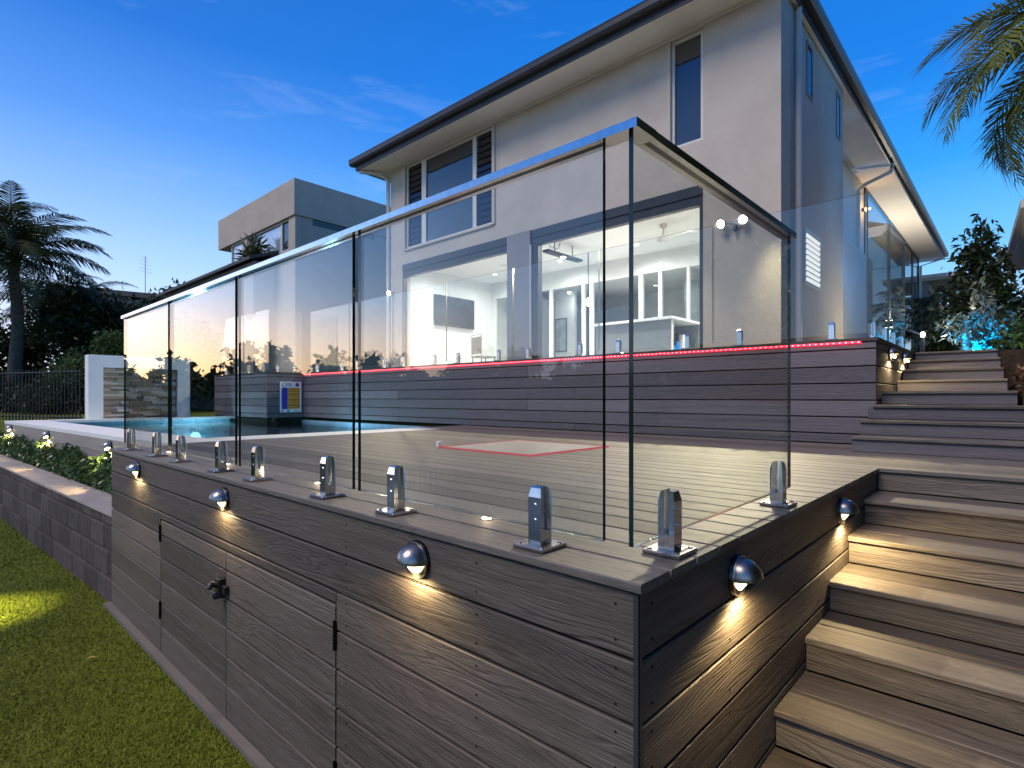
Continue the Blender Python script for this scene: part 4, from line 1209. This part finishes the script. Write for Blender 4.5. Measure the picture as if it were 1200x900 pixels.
# ================================================================== NEIGHBOURS
nh = thing('flat_roofed_house', (12, 20, 0), 'modern grey neighbouring house with flat parapet roofs behind the pool', 'house')
s = MB(); s.box(7.2, 16, 16.4, 22.8, 6.23, 7.38); s.build('parapet_box', M_NEIGH, nh)
s = MB()
s.box(7.26, 16, 16.46, 22.2, -.05, 4.9)
zz0, zz1 = 4.9, 6.229
ys = [16.46, 16.92, 17.52, 19.28, 19.55, 20.16, 20.62, 21.75, 22.2]
for k in (0, 3, 5, 7):
    pass
for a, b in ((16.46, 16.92), (19.56, 19.58), (20.17, 20.60)): s.box(7.26, 7.5, a, b, zz0, zz1)
s.box(7.26, 7.5, 16.92, 20.17, zz0, 5.2); s.box(7.26, 7.5, 20.60, 22.2, zz0, 5.40); s.box(7.505, 16, 16.4601, 22.2, 4.9005, 6.2295)
s.build('walls', M_NEIGH, nh)
def npane(y0, y1, z0, z1, m):
    q = MB(); f = .05
    q.box(7.30, 7.40, y0, y0 + f, z0, z1); q.box(7.30, 7.40, y1 - f, y1, z0, z1); q.box(7.30, 7.40, y0 + f, y1 - f, z0, z0 + f); q.box(7.30, 7.40, y0 + f, y1 - f, z1 - f, z1)
    w = q.build('window', M_TRIM, nh)
    q = MB(); q.box(7.345, 7.355, y0 + f, y1 - f, z0 + f, z1 - f); q.build('pane', m, w)
M_SKYPANE = window_mat('window_painted_reflection', (.30, .34, .42), 3.2)  # pale blue base paints a sky reflection into these panes
npane(16.93, 17.52, 5.2, 6.225, M_WIND); npane(17.53, 19.55, 5.2, 6.225, M_SKYPANE); npane(19.59, 20.16, 5.2, 6.225, M_WIND); npane(20.61, 21.74, 5.4, 6.225, M_SKYPANE)
s = MB(); s.box(7.85, 10.2, 16.452, 16.4595, 6.03, 6.225); s.build('slot_window', M_WIND, nh)
s = MB(); s.add([(6.3, 17.6, 4.95), (7.25, 17.6, 5.3), (7.25, 27.5, 5.3), (6.3, 27.5, 4.95), (6.3, 17.6, 4.85), (7.25, 17.6, 5.2), (7.25, 27.5, 5.2), (6.3, 27.5, 4.85)], [(0, 1, 2, 3), (7, 6, 5, 4), (0, 4, 5, 1), (3, 2, 6, 7), (0, 3, 7, 4)])
s.build('lower_roof', M_ROOF, nh)
s = MB(); s.box(6.5, 7.2, 17.8, 27.2, -.05, 4.86); s.build('lower_wall', M_WALL2, nh)
dh = thing('grey_gabled_house', (9, 40, 0), 'distant dark grey house behind the palm trees on the left', 'house')
s = MB(); s.add([(5.6, 39.5, -.05), (10.0, 34.7, -.05), (16, 40, -.05), (11, 45, -.05), (5.6, 39.5, 6.4), (10.0, 34.7, 5.7), (16, 40, 5.7), (11, 45, 6.4)], [(0, 1, 5, 4), (1, 2, 6, 5), (2, 3, 7, 6), (3, 0, 4, 7)])
s.build('wall', stucco('render_slate', (.11, .115, .125)), dh)
s = MB(); s.add([(5.2, 39.8, 6.55), (10.1, 34.3, 5.85), (16.6, 40, 5.85), (11, 45.6, 6.55), (5.2, 39.8, 6.85), (10.1, 34.3, 6.15), (16.6, 40, 6.15), (11, 45.6, 6.85)], [(3, 2, 1, 0), (4, 5, 6, 7), (0, 1, 5, 4), (1, 2, 6, 5), (2, 3, 7, 6), (3, 0, 4, 7)])
s.build('roof', M_ROOF, dh)
s = MB(); s.tube([(8.2, 36.9, 6.4), (8.2, 36.9, 8.6)], .018, 5)
for k in range(5): s.tube([(8.0 - .05 * k, 36.7, 8.5 - .2 * k), (8.4 + .05 * k, 37.1, 8.5 - .2 * k)], .006, 4)
s.build('antenna', M_DARKSTEEL, dh)
rh = thing('pale_neighbour_house', (17.7, -.3, T), 'pale neighbouring house with a grey gutter at the right edge', 'house', rz=R(3.4))
s = MB(); s.box(-5.5, -.75, -7, -.55, 0, 2.66); s.build('wall', stucco('render_pale_green', (.55, .57, .52)), rh, False)
s = MB(); s.box(-5.9, -.02, -7, -.02, 2.67, 2.70); s.build('soffit', M_SOFFIT, rh, False)
s = MB(); s.box(-5.9, .02, -7, .02, 2.70, 2.86); s.box(-5.9, .07, .021, .08, 2.74, 2.88); s.build('gutter', M_PIPE, rh, False)
s = MB(); s.add([(-5.9, .05, 2.88), (.05, .05, 2.88), (-2.5, -3.4, 4.2), (-5.9, -3.4, 4.2)], [(0, 1, 2, 3)]); s.add([(.05, .05, 2.88), (.05, -7, 2.88), (-2.5, -3.4, 4.2)], [(0, 1, 2)]); s.build('roof', M_ROOF, rh, False)
s = MB(); s.tube([(-1.2, -.49, 0), (-1.2, -.49, 2.68)], .05, 10); s.build('downpipe', M_TRIM, rh, False)
rr = thing('garden_pavilion', (26, 2.2, T), 'low cream roofed pavilion and timber screen at the end of the side path', 'pavilion')
s = MB(); s.box(26.7, 30.5, 1.2, 6, 5.2, 5.35); s.build('eave', M_PIPE, rr)
s = MB(); s.box(26.8, 30.4, 1.3, 6, 5.13, 5.199); s.build('soffit', M_SOFFIT, rr)
s = MB(); s.box(26.9, 30, 2.2, 6, T - .02, 5.129); s.build('wall', M_WALL2, rr)
for k in range(9):
    board('timber_slat', rr, (25.2, .55, T + .85 + k * .145), 3.2, .14, .025, 'y', 'vert', M_TIMBER)
s = MB(); s.box(25.3, 25.6, -1.1, 2.2, T - .02, T + .75); s.build('low_wall', M_WALL2, rr)
s = MB(); s.add([(21.5, 2.45, T + 1.9), (21.5, 1.0, T + 1.15), (24.8, 1.0, T + 1.15), (24.8, 2.45, T + 1.9), (21.5, 2.45, T + 1.84), (21.5, 1.0, T + 1.09), (24.8, 1.0, T + 1.09), (24.8, 2.45, T + 1.84)], [(0, 1, 2, 3), (7, 6, 5, 4), (0, 4, 5, 1), (1, 5, 6, 2), (2, 6, 7, 3), (3, 7, 4, 0)])
s.build('awning', M_SOFFIT, rr)
for x in (21.6, 24.7):
    s = MB(); s.tube([(x, 1.1, T - .02), (x, 1.1, T + 1.12)], .05, 8); s.build('post', M_TRIM, rr)
wr = MB(); wr.tube([(30, 9.2, 8.0)] + [(30 + 12 * q, 9.2 - 13 * q, 7.2 + 1.7 * q - 1.2 * q * (1 - q)) for q in (.25, .5, .75, 1)], .018, 5)
setp(wr.build('power_line', M_BLACK), 'thin dark overhead power line crossing the sky on the right', 'power line')

# ================================================================== VEGETATION
def leaf_cloud(pts, size, aspect=.42, up=.35, var=.35, r=None):
    """diamond-shaped folded leaves at the given points"""
    r = r or rng
    n = len(pts)
    d = r.normal(0, 1, (n, 3)); d[:, 2] -= .15
    d /= np.linalg.norm(d, axis=1)[:, None]
    q = r.normal(0, 1, (n, 3)); q[:, 2] += up * 3
    sd = np.cross(d, q); sd /= np.linalg.norm(sd, axis=1)[:, None]
    nn = np.cross(sd, d)
    ln = size * (1 + var * (r.random(n) * 2 - 1))[:, None]
    w = ln * aspect * .5
    a = pts; t = pts + d * ln - nn * ln * .12
    m = pts + d * ln * .45 + nn * ln * .05
    v = np.stack([a, m - sd * w, t, m + sd * w], 1).reshape(-1, 3)
    f = np.arange(n * 4).reshape(-1, 4)
    return v, f
def blob_points(blobs, n, clump=26, spread=.22, r=None):
    r = r or rng
    vol = np.array([b[1][0] * b[1][1] * b[1][2] for b in blobs]) ** .8
    out = []
    for b, k in zip(blobs, (vol / vol.sum() * n).astype(int)):
        nc = max(3, k // clump)
        c = r.normal(0, 1, (nc, 3)); c /= np.linalg.norm(c, axis=1)[:, None]
        c *= (r.random(nc) ** .45)[:, None]
        cc = c * np.array(b[1]) + np.array(b[0])
        idx = r.integers(0, nc, k)
        p = cc[idx] + r.normal(0, 1, (k, 3)) * np.array(b[1]) * spread
        out.append(p)
    return np.concatenate(out)
def tree(name, base, blobs, n, leaf, mat, label, cat='tree', trunk_r=.10, group=None, clump=26, spread=.2, aspect=.42, trunk_name='trunk', crown_name='crown', limbs=7, seed=1, bark=None):
    r = np.random.default_rng(seed)
    t_ = thing(name, base, label, cat, group)
    pts = blob_points(blobs, n, clump, spread, r)
    v, f = leaf_cloud(pts, leaf, aspect, r=r)
    npmesh(crown_name, v, f, mat, t_)
    B = Vector(base)
    cen = Vector(np.mean([b[0] for b in blobs], axis=0))
    s = MB()
    fork = B.lerp(cen, .55)
    s.tube([B - Vector((0, 0, .05)), B.lerp(fork, .5) + Vector((.03, .02, 0)), fork], [trunk_r * 1.25, trunk_r, trunk_r * .8], 8)
    for k in range(limbs):
        p = Vector(pts[r.integers(0, len(pts))])
        mid = fork.lerp(p, .5) + Vector((0, 0, .08 * (p - fork).length))
        s.tube([fork, mid, p], [trunk_r * .55, trunk_r * .32, trunk_r * .1], 6)
    s.build(trunk_name, bark or M_BARK, t_)
    return t_
def frond_data(length, rise, droop, nl, ll, lw, seed, hang=.5, stiff=1.0):
    r = np.random.default_rng(seed)
    S = 14
    ts = np.linspace(0, 1, S)
    ang = rise - droop * ts ** 1.25
    dx = np.cos(ang) * length / S; dz = np.sin(ang) * length / S
    spine = np.stack([np.cumsum(dx) - dx[0], np.zeros(S), np.cumsum(dz) - dz[0]], 1)
    spine[:, 1] = (ts ** 2) * length * .06 * r.normal()
    V = []; F = []
    def add(vs, fs):
        b = len(V); V.extend(vs); F.extend([tuple(b + i for i in q) for q in fs])
    for i in range(S - 1):   # rachis: three-sided
        w0 = .022 * length / 2.4 * (1 - ts[i] * .85); w1 = .022 * length / 2.4 * (1 - ts[i + 1] * .85)
        p, q = spine[i], spine[i + 1]
        a = [p + [0, w0, 0], p + [0, -w0, 0], p + [0, 0, -w0 * 1.2], q + [0, w1, 0], q + [0, -w1, 0], q + [0, 0, -w1 * 1.2]]
        add(a, [(0, 1, 4), (0, 4, 3), (1, 2, 5), (1, 5, 4), (2, 0, 3), (2, 3, 5)])
    for k in range(nl):
        t = .12 + .88 * (k + .5) / nl
        fi = t * (S - 1); i = min(int(fi), S - 2); u_ = fi - i
        p = spine[i] * (1 - u_) + spine[i + 1] * u_
        tg = spine[i + 1] - spine[i]; tg /= np.linalg.norm(tg)
        ls_ = ll * (math.sin(math.pi * min(1, .18 + .80 * t)) ** .6) * (1 + .12 * r.normal())
        if t > .9: ls_ *= .75
        for sg in (-1, 1):
            d = tg * (.45 + .5 * t) + np.array([0, sg * 1.0, 0]) + np.array([0, 0, -hang * .25]) + r.normal(0, .07, 3)
            d /= np.linalg.norm(d)
            m = p + d * ls_ * .5 + np.array([0, 0, .02 * ls_])
            e = m + (d * .8 + np.array([0, 0, -hang])) * ls_ * .5
            wv = tg * lw * .5
            add([p - wv * .6, p + wv * .6, m + wv, m - wv, e], [(0, 1, 2), (0, 2, 3), (3, 2, 4)])
    return np.array(V), np.array(F)
FROND_ME = {}
def frond_mesh(key, *args, mat=None):
    if key not in FROND_ME:
        v, f = frond_data(*args)
        o = npmesh('frond', v, f, mat); FROND_ME[key] = o.data
        bpy.data.objects.remove(o)
    return FROND_ME[key]
def palm(base, crown, nf, length, label, mat, seed, group=None, trunk=.13, ll=.42, lw=.03, nl=38, drp=(1.2, 1.9), elev=(-.1, 1.25), hang=.55, azs=None):
    r = random.Random(seed)
    t_ = thing('palm_tree', base, label, 'palm tree', group)
    B, Cn = Vector(base), Vector(crown)
    s = MB()
    K = 16
    pts = [B.lerp(Cn, k / K) + Vector((.05 * math.sin(k * .5 + seed), .04 * math.cos(k * .4 + seed), 0)) * (1 if k < K else 0) for k in range(K + 1)]
    s.tube(pts, [trunk * (1.25 - .45 * k / K + (.05 if k % 2 else 0)) for k in range(K + 1)], 10)
    s.build('trunk', M_BARK, t_)
    top = pts[-1]
    s = MB(); s.tube([top, top + Vector((0, 0, length * .09)), top + Vector((0, 0, length * .18))], [trunk * .9, trunk * .8, trunk * .2], 8); s.build('crownshaft', mat, t_)
    for k in range(nf):
        v = k % 4
        q = (k + .5) / nf
        rise = elev[0] + (elev[1] - elev[0]) * q
        me = frond_mesh((mat.name, length, v, ll), length * (1, .92, 1.06, .97)[v], .35, drp[0] + (drp[1] - drp[0]) * v / 3, nl, ll, lw, seed * 7 + v, hang, mat=mat)
        o = bpy.data.objects.new('frond', me); COL.objects.link(o); attach(o, t_)
        az = azs[k] if azs else k * 2.39996 + r.uniform(-.2, .2)
        o.location = top + Vector((0, 0, length * .07))
        o.rotation_euler = (r.uniform(-.15, .15), -(rise - .35) , az)
    return t_
LP = 'palms beyond the black fence'
palm((1.30, 23.4, -.06), (1.25, 23.4, 4.7), 34, 3.1, 'tall palm with the thickest trunk beyond the black fence at the left edge', M_PALM, 3, LP, .17, .72, .045, 56, (1.0, 1.7), (-.1, 1.5))
palm((2.30, 28.2, -.06), (2.5, 28.1, 4.0), 20, 2.9, 'thinner straight trunked palm just right of the tall palm', M_PALM, 5, LP, .15, .55, .045)
palm((2.95, 28.0, -.06), (3.5, 27.6, 3.9), 20, 2.8, 'leaning palm with a curved trunk right of the straight thin one', M_PALM, 8, LP, .12, .55, .045)
palm((.28, 23.0, -.06), (.1, 22.9, 5.1), 22, 3.2, 'palm at the very left edge whose fronds hang in from outside the photo', M_PALM, 11, LP, .16, .6, .04)
palm((5.1, 26.6, -.06), (5.15, 26.6, 3.4), 12, 1.6, 'small dark palm in front of the distant grey house', M_PALM, 13, LP, .09, .45, .035)
BT = 'dark trees beyond the fence'
tree('dark_tree', (3.3, 24.6, -.06), [((3.0, 24.4, 3.2), (1.4, 1.4, 1.2)), ((3.6, 24.0, 1.6), (1.3, 1.3, 1.3))], 9000, .22, M_LEAFD, 'dense dark tree below the palm crowns, left of the white wall', group=BT, seed=2)
tree('dark_tree', (4.9, 25.0, -.06), [((4.7, 24.8, 2.7), (1.4, 1.4, 1.2)), ((4.5, 24.6, 1.3), (1.4, 1.4, 1.1))], 9000, .22, M_LEAFD, 'dark rounded tree directly above the left end of the white wall', group=BT, seed=3)
tree('dark_tree', (6.6, 29.4, -.06), [((6.5, 29.0, 4.2), (.8, .8, .8)), ((6.4, 29.0, 3.0), (1.3, 1.3, 1.2)), ((6.2, 28.6, 1.6), (1.3, 1.3, 1.2))], 6500, .24, M_LEAFD, 'taller dark tree rising just above the glass fence rail at its left end', group=BT, seed=4)
tree('dark_tree', (8.9, 33.0, -.06), [((8.8, 32.6, 5.6), (.9, .9, .9)), ((8.6, 32.4, 4.0), (1.5, 1.5, 1.5))], 5000, .28, M_LEAFD, 'dark tree top showing above the rail beside the neighbour lower roof', group=BT, seed=6)
tree('dark_tree', (6.0, 22.5, -.06), [((6.0, 22.2, 2.0), (1.6, 1.6, 1.2)), ((5.2, 20.0, 1.4), (1.5, 1.2, 1.0))], 7000, .2, M_LEAFD, 'broad dark tree behind the stone panel seen through the glass', group=BT, seed=16)
tree('spiky_plant', (7.0, 19.4, 4.85), [((7.0, 19.2, 5.35), (.35, .7, .38))], 260, .55, M_PALM, 'spiky dark plant in front of the neighbour upper windows', 'plant', .05, seed=9, aspect=.13, clump=60)
tree('dark_tree', (1.9, 27.5, -.06), [((1.9, 27.3, 2.3), (1.0, 1.2, .8)), ((2.2, 27.0, .9), (1.2, 1.2, .8))], 3800, .24, M_LEAFD, 'loose dark tree between the palm trunks with sky showing through', group=BT, seed=17)
tree('dark_tree', (.5, 26.5, -.06), [((.5, 26.3, 2.2), (.8, 1.2, 1.3)), ((.6, 26.0, .8), (1.0, 1.2, .8))], 4200, .24, M_LEAFD, 'dark tree at the left edge below the overhanging palm fronds', group=BT, seed=18)
HG = 'hedge shrubs behind the fence'
tree('hedge_shrub', (2.3, 19.3, -.06), [((2.2, 19.2, .85), (.75, .8, .8)), ((2.6, 18.9, 1.2), (.5, .5, .5))], 5200, .13, M_LEAF, 'bright green shrub left of the white wall, nearer the black fence', 'shrub', .05, HG, seed=21)
tree('hedge_shrub', (3.2, 18.4, -.06), [((3.1, 18.3, 1.1), (.8, .8, .9)), ((2.9, 18.5, 1.9), (.5, .5, .4))], 5200, .13, M_LEAF, 'bright green shrub rising behind the left end of the white wall', 'shrub', .05, HG, seed=22)
for q, (x, y, z, l_) in enumerate(((1.55, 19.5, .38, 'low dark shrub behind the black fence, closest to the bright shrubs'), (1.5, 21.5, .42, 'low dark shrub behind the black fence at the foot of the tall palm'), (1.0, 23.0, .45, 'low dark shrub behind the black fence at the left edge'))):
    tree('low_shrub', (x, y, -.06), [((x, y, z), (.7, .9, .45))], 2600, .12, M_LEAFD, l_, 'shrub', .04, 'low shrubs behind the black fence', seed=30 + q)
# black picket fence
bf = thing('picket_fence', (.9, 18, -.06), 'black metal picket fence beyond the pool on the left', 'fence')
fa, fb = Vector((1.16, 12.6, 0)), Vector((-1.25, 19.0, 0))
FL = (fb - fa).length; fd = (fb - fa).normalized()
s = MB(); s.box(-.009, .009, -.009, .009, -.06, .96); pk = s.build('picket', M_FENCEB); pk_me = pk.data; bpy.data.objects.remove(pk)
faz = math.atan2(fd.y, fd.x) - math.pi / 2
for k in range(int(FL / .115)):
    o = bpy.data.objects.new('picket', pk_me); COL.objects.link(o); attach(o, bf); o.location = fa + fd * (k * .115 + .05); o.rotation_euler = (0, 0, faz)
for z in (.02, .90):
    s = MB(); s.tube([fa + Vector((0, 0, z)), fb + Vector((0, 0, z))], .018, 6); s.build('rail', M_FENCEB, bf)
# pale fence on the far side of the lawn (seen mirrored in the glass)
pf = thing('lawn_fence', (-3.3, 6, G), 'dark picket fence between the lawn and the canal, seen mirrored in the glass', 'fence')
s = MB(); s.bevbox(-.012, .012, -.022, .022, G, -.16, .003); pk = s.build('picket', M_FENCEB); pk_me = pk.data; bpy.data.objects.remove(pk)
for k in range(118):
    o = bpy.data.objects.new('picket', pk_me); COL.objects.link(o); attach(o, pf); o.location = (-3.3, -1.5 + k * .11, 0)
for z in (G + .15, -.25):
    s = MB(); s.box(-3.33, -3.313, -1.55, 11.5, z, z + .04); s.build('rail', M_FENCEB, pf)
# far tree line beyond the lawn (seen mirrored in the glass)
bl = []
r_ = np.random.default_rng(40)
for k in range(46):
    az = R(93 + 62 * (k + r_.random() * .8) / 46); d = 36 + 7 * r_.random()
    hgt = 1.7 + 1.8 * r_.random() ** 1.4
    cx_, cy_ = -1.06 + d * math.cos(az), -.6 + d * math.sin(az)
    bl.append(((cx_, cy_, G + hgt * .55), (1.5, 1.5, hgt * .62))); bl.append(((cx_ + r_.normal(), cy_ + r_.normal(), G + hgt * 1.15), (.9, .9, .9)))
v, f = leaf_cloud(blob_points(bl, 60000, 40, .22, r_), .46, .6, r=r_)
setp(npmesh('tree_line', v, f, M_LEAFD), 'dark far tree line beyond the lawn, seen mirrored in the glass', 'trees', kind='stuff')
# ground cover in the garden bed
n = 19000
y = 4.72 + (r_.random(n) ** 1.25) * 11.5
a = r_.random(n)
x0 = .012 - (y - 4.72) * .0505 + .36; x1 = .397 - (y - 5.98) * TH - .03
x = x0 + (x1 - x0) * a
prof_ = .16 + .20 * np.sin(np.pi * np.clip(a, .02, .98)) + .06 * np.sin(y * 7.3) * np.sin(y * 3.1 + 1) + .03 * np.sin(y * 19)
z = -.60 + prof_ * r_.random(n) ** .5
v, f = leaf_cloud(np.stack([x, y, z], 1), .062, .5, .7, r=r_)
setp(npmesh('ground_cover', v, f, M_LEAFG), 'low glossy green shrubs filling the garden bed above the block wall', 'ground cover', kind='stuff')
# right-hand garden
tree('magnolia_tree', (13.3, -.05, .89), [((13.34, .02, 3.2), (.36, .36, .62)), ((13.3, .0, 2.5), (.55, .55, .55)), ((13.28, -.05, 1.9), (.85, .85, .6)), ((13.3, .4, 1.6), (.5, .6, .4))], 5000, .165, M_BIGLEAF, 'dark large leaved tree against the sky behind the blue lit plant', 'tree', .05, seed=51, clump=12, spread=.25, aspect=.42)
fr_ = tree('frangipani', (10.0, -.12, .89), [((10.0, -.12, 1.78), (.20, .20, .34)), ((10.0, -.1, 1.38), (.46, .46, .30))], 460, .14, M_FRANGI, 'leafy plant lit bright blue from below beside the upper steps', 'plant', .035, seed=52, clump=10, spread=.2, aspect=.36, bark=plain('pale_bark', (.30, .30, .28), .8))
spot('uplight_beam', fr_, (9.62, -.12, .93), (10.05, -.1, 1.6), 150, (.0, .42, 1.0), R(110), .6, .03)
tree('garden_shrub', (8.9, -.62, .89), [((8.9, -.62, 1.15), (.3, .28, .28))], 700, .09, M_LEAFG, 'green shrub at the right edge beside the blue lit plant', 'shrub', .02, 'shrubs right of the upper steps', seed=53)
tree('garden_shrub', (7.5, -.72, .89), [((7.5, -.72, 1.08), (.32, .24, .26))], 700, .09, M_LEAFG, 'green shrub at the right edge above the mulch', 'shrub', .02, 'shrubs right of the upper steps', seed=54)
tree('garden_shrub', (5.9, -.80, .42), [((5.9, -.80, .56), (.4, .22, .18))], 700, .08, leaf_mat('leaf_lamp_tinted', (.05, .025, .013), (.13, .065, .03)), 'reddish brown low shrub on the dark mulch right of the steps', 'shrub', .02, 'shrubs right of the upper steps', seed=55)  # warm lamp light is put into the brown leaf colour
bs = 'bushes beyond the right side of the stairs'
for q, (x, y, l_) in enumerate(((2.6, -2.6, 'bush mirrored in the side glass, nearer the stairs foot'), (4.0, -2.7, 'bush mirrored in the side glass, nearer the upper steps'))):
    tree('side_bush', (x, y, G), [((x, y, -.1), (.55, .5, .55)), ((x, y, .5), (.4, .4, .35))], 1300, .11, M_LEAFG, l_, 'bush', .04, bs, seed=60 + q)
palm((7.6, -1.35, .89), (7.5, -1.18, 4.1), 20, 2.0, 'green palm leaning in at the top right corner against the sky', M_PALMG, 17, None, .09, .62, .03, 46, (1.9, 2.7), (-.35, 1.2), .5, [R(133 + d_) for d_ in (-30, 40, 5, -150, 70, -60, 25, 120, -15, 50, -100, 90, -40, 15, 180, 60, -20, 35, -75, 0)])
palm((26.6, 1.9, .89), (26.6, 1.9, 3.9), 14, 2.0, 'hazy drooping palm beyond the house end on the right', M_PALM, 19, None, .12, .6, .04, 38, (1.6, 2.2), (-.2, 1.2), .8)
# added lamp brightening the soffit, then coloured garden lights
f5 = thing('soffit_fill_lamp', (19.68, 2.44, 2.7), 'added box lamp brightening the soffit from the recessed side wall between the first two tall windows', 'wall lamp')
s = MB(); s.bevbox(19.63, 19.73, 2.38, 2.4595, 2.6, 2.8, .006); s.build('body', M_CHAR, f5)
s = MB(); s.box(19.65, 19.71, 2.395, 2.445, 2.8005, 2.812); s.box(19.65, 19.71, 2.395, 2.445, 2.588, 2.5995); s.build('lens', E_STAR, f5)
spot('up_beam', f5, (19.68, 2.42, 2.83), (19.68, 2.2, 5.9), 420, (1, .88, .70), R(150), .6, .04)
spot('down_beam', f5, (19.68, 2.42, 2.57), (19.68, 2.2, .9), 200, (1, .88, .70), R(140), .6, .04)
gl_ = thing('garden_uplight', (14.4, 2.2, T), 'small blue garden uplight at the foot of the recessed white wall', 'garden light')
s = MB(); s.tube([(14.4, 2.2, T - .02), (14.4, 2.2, T + .10), (14.4, 2.22, T + .14)], [.03, .03, .045], 10); s.build('body', M_BLACK, gl_)
spot('uplight_beam', gl_, (14.4, 2.22, T + .16), (14.4, 2.5, 2.6), 160, (.10, .45, 1.0), R(110), .6, .03)
g2 = thing('lawn_post_light', (-1.7, 5.0, G), 'short post light out on the lawn casting a yellow green pool', 'garden light')
s = MB(); s.tube([(-1.7, 5.0, G), (-1.7, 5.0, G + .95)], .02, 8); s.tube([(-1.7, 5.0, G + .94), (-1.55, 5.0, G + .97), (-1.5, 5.0, G + .95)], [.02, .03, .05], 12); s.build('body', M_BLACK, g2)
spot('lawn_beam', g2, (-1.5, 5.0, G + .93), (-.98, 5.1, G), 420, (1.0, .90, .28), R(54), .6, .012)
for q, a_ in ((0, (0, 0)),):
    lf = MB(); lf.add([(-.33, 3.62, G + .028), (-.30, 3.59, G + .036), (-.27, 3.60, G + .026), (-.30, 3.635, G + .030)], [(0, 1, 2), (0, 2, 3)])
    setp(lf.build('fallen_leaf', leaf_mat('leaf_fallen', (.45, .30, .05), (.6, .42, .08))), 'single small yellow fallen leaf on the green lawn', 'leaf')

hm = MB()
hp_ = []
for k in range(33):
    az = R(90 + 85 * k / 32); d = 62
    hp_.append((-1 + d * math.cos(az), -.6 + d * math.sin(az), 2.5 + .4 * math.sin(k * .9) + .3 * math.sin(k * 2.3)))
for k in range(32):
    p, q = hp_[k], hp_[k + 1]
    o1 = (p[0] * 1.5, p[1] * 1.5, G - .05); o2 = (q[0] * 1.5, q[1] * 1.5, G - .05); i1 = (p[0] * .8, p[1] * .8, G - .05); i2 = (q[0] * .8, q[1] * .8, G - .05)
    hm.add([i1, i2, q, p], [(0, 1, 2, 3)]); hm.add([p, q, o2, o1], [(0, 1, 2, 3)])
setp(hm.build('hills', M_LEAFD), kind='structure')
r2 = np.random.default_rng(77)
for q, (x, y, h_, l_) in enumerate(((.6, -3.6, 6.6, 'tall dark tree added out of view to block the sky, nearest the lawn'), (3.6, -3.4, 8.0, 'tall dark tree added out of view to block the sky, second from the lawn'), (7.0, -3.8, 8.4, 'tall dark tree added out of view to block the sky, third from the lawn'), (10.6, -3.9, 8.4, 'tall dark tree added out of view to block the sky, nearest the pale house'))):  # unseen trees added to darken the rail, side glass and side wall
    tree('added_dark_tree', (x, y, G), [((x, y, .2), (2.2, 1.0, 1.5)), ((x, y, 2.1), (2.2, 1.0, 1.7)), ((x, y, 3.8), (2.1, 1.0, 1.6)), ((x, y, G + h_ - 1.0), (1.8, .9, 1.3))], 15000, .30, M_LEAFD, l_, 'tree', .12, 'added sky blocking trees beyond the stairs', seed=80 + q)
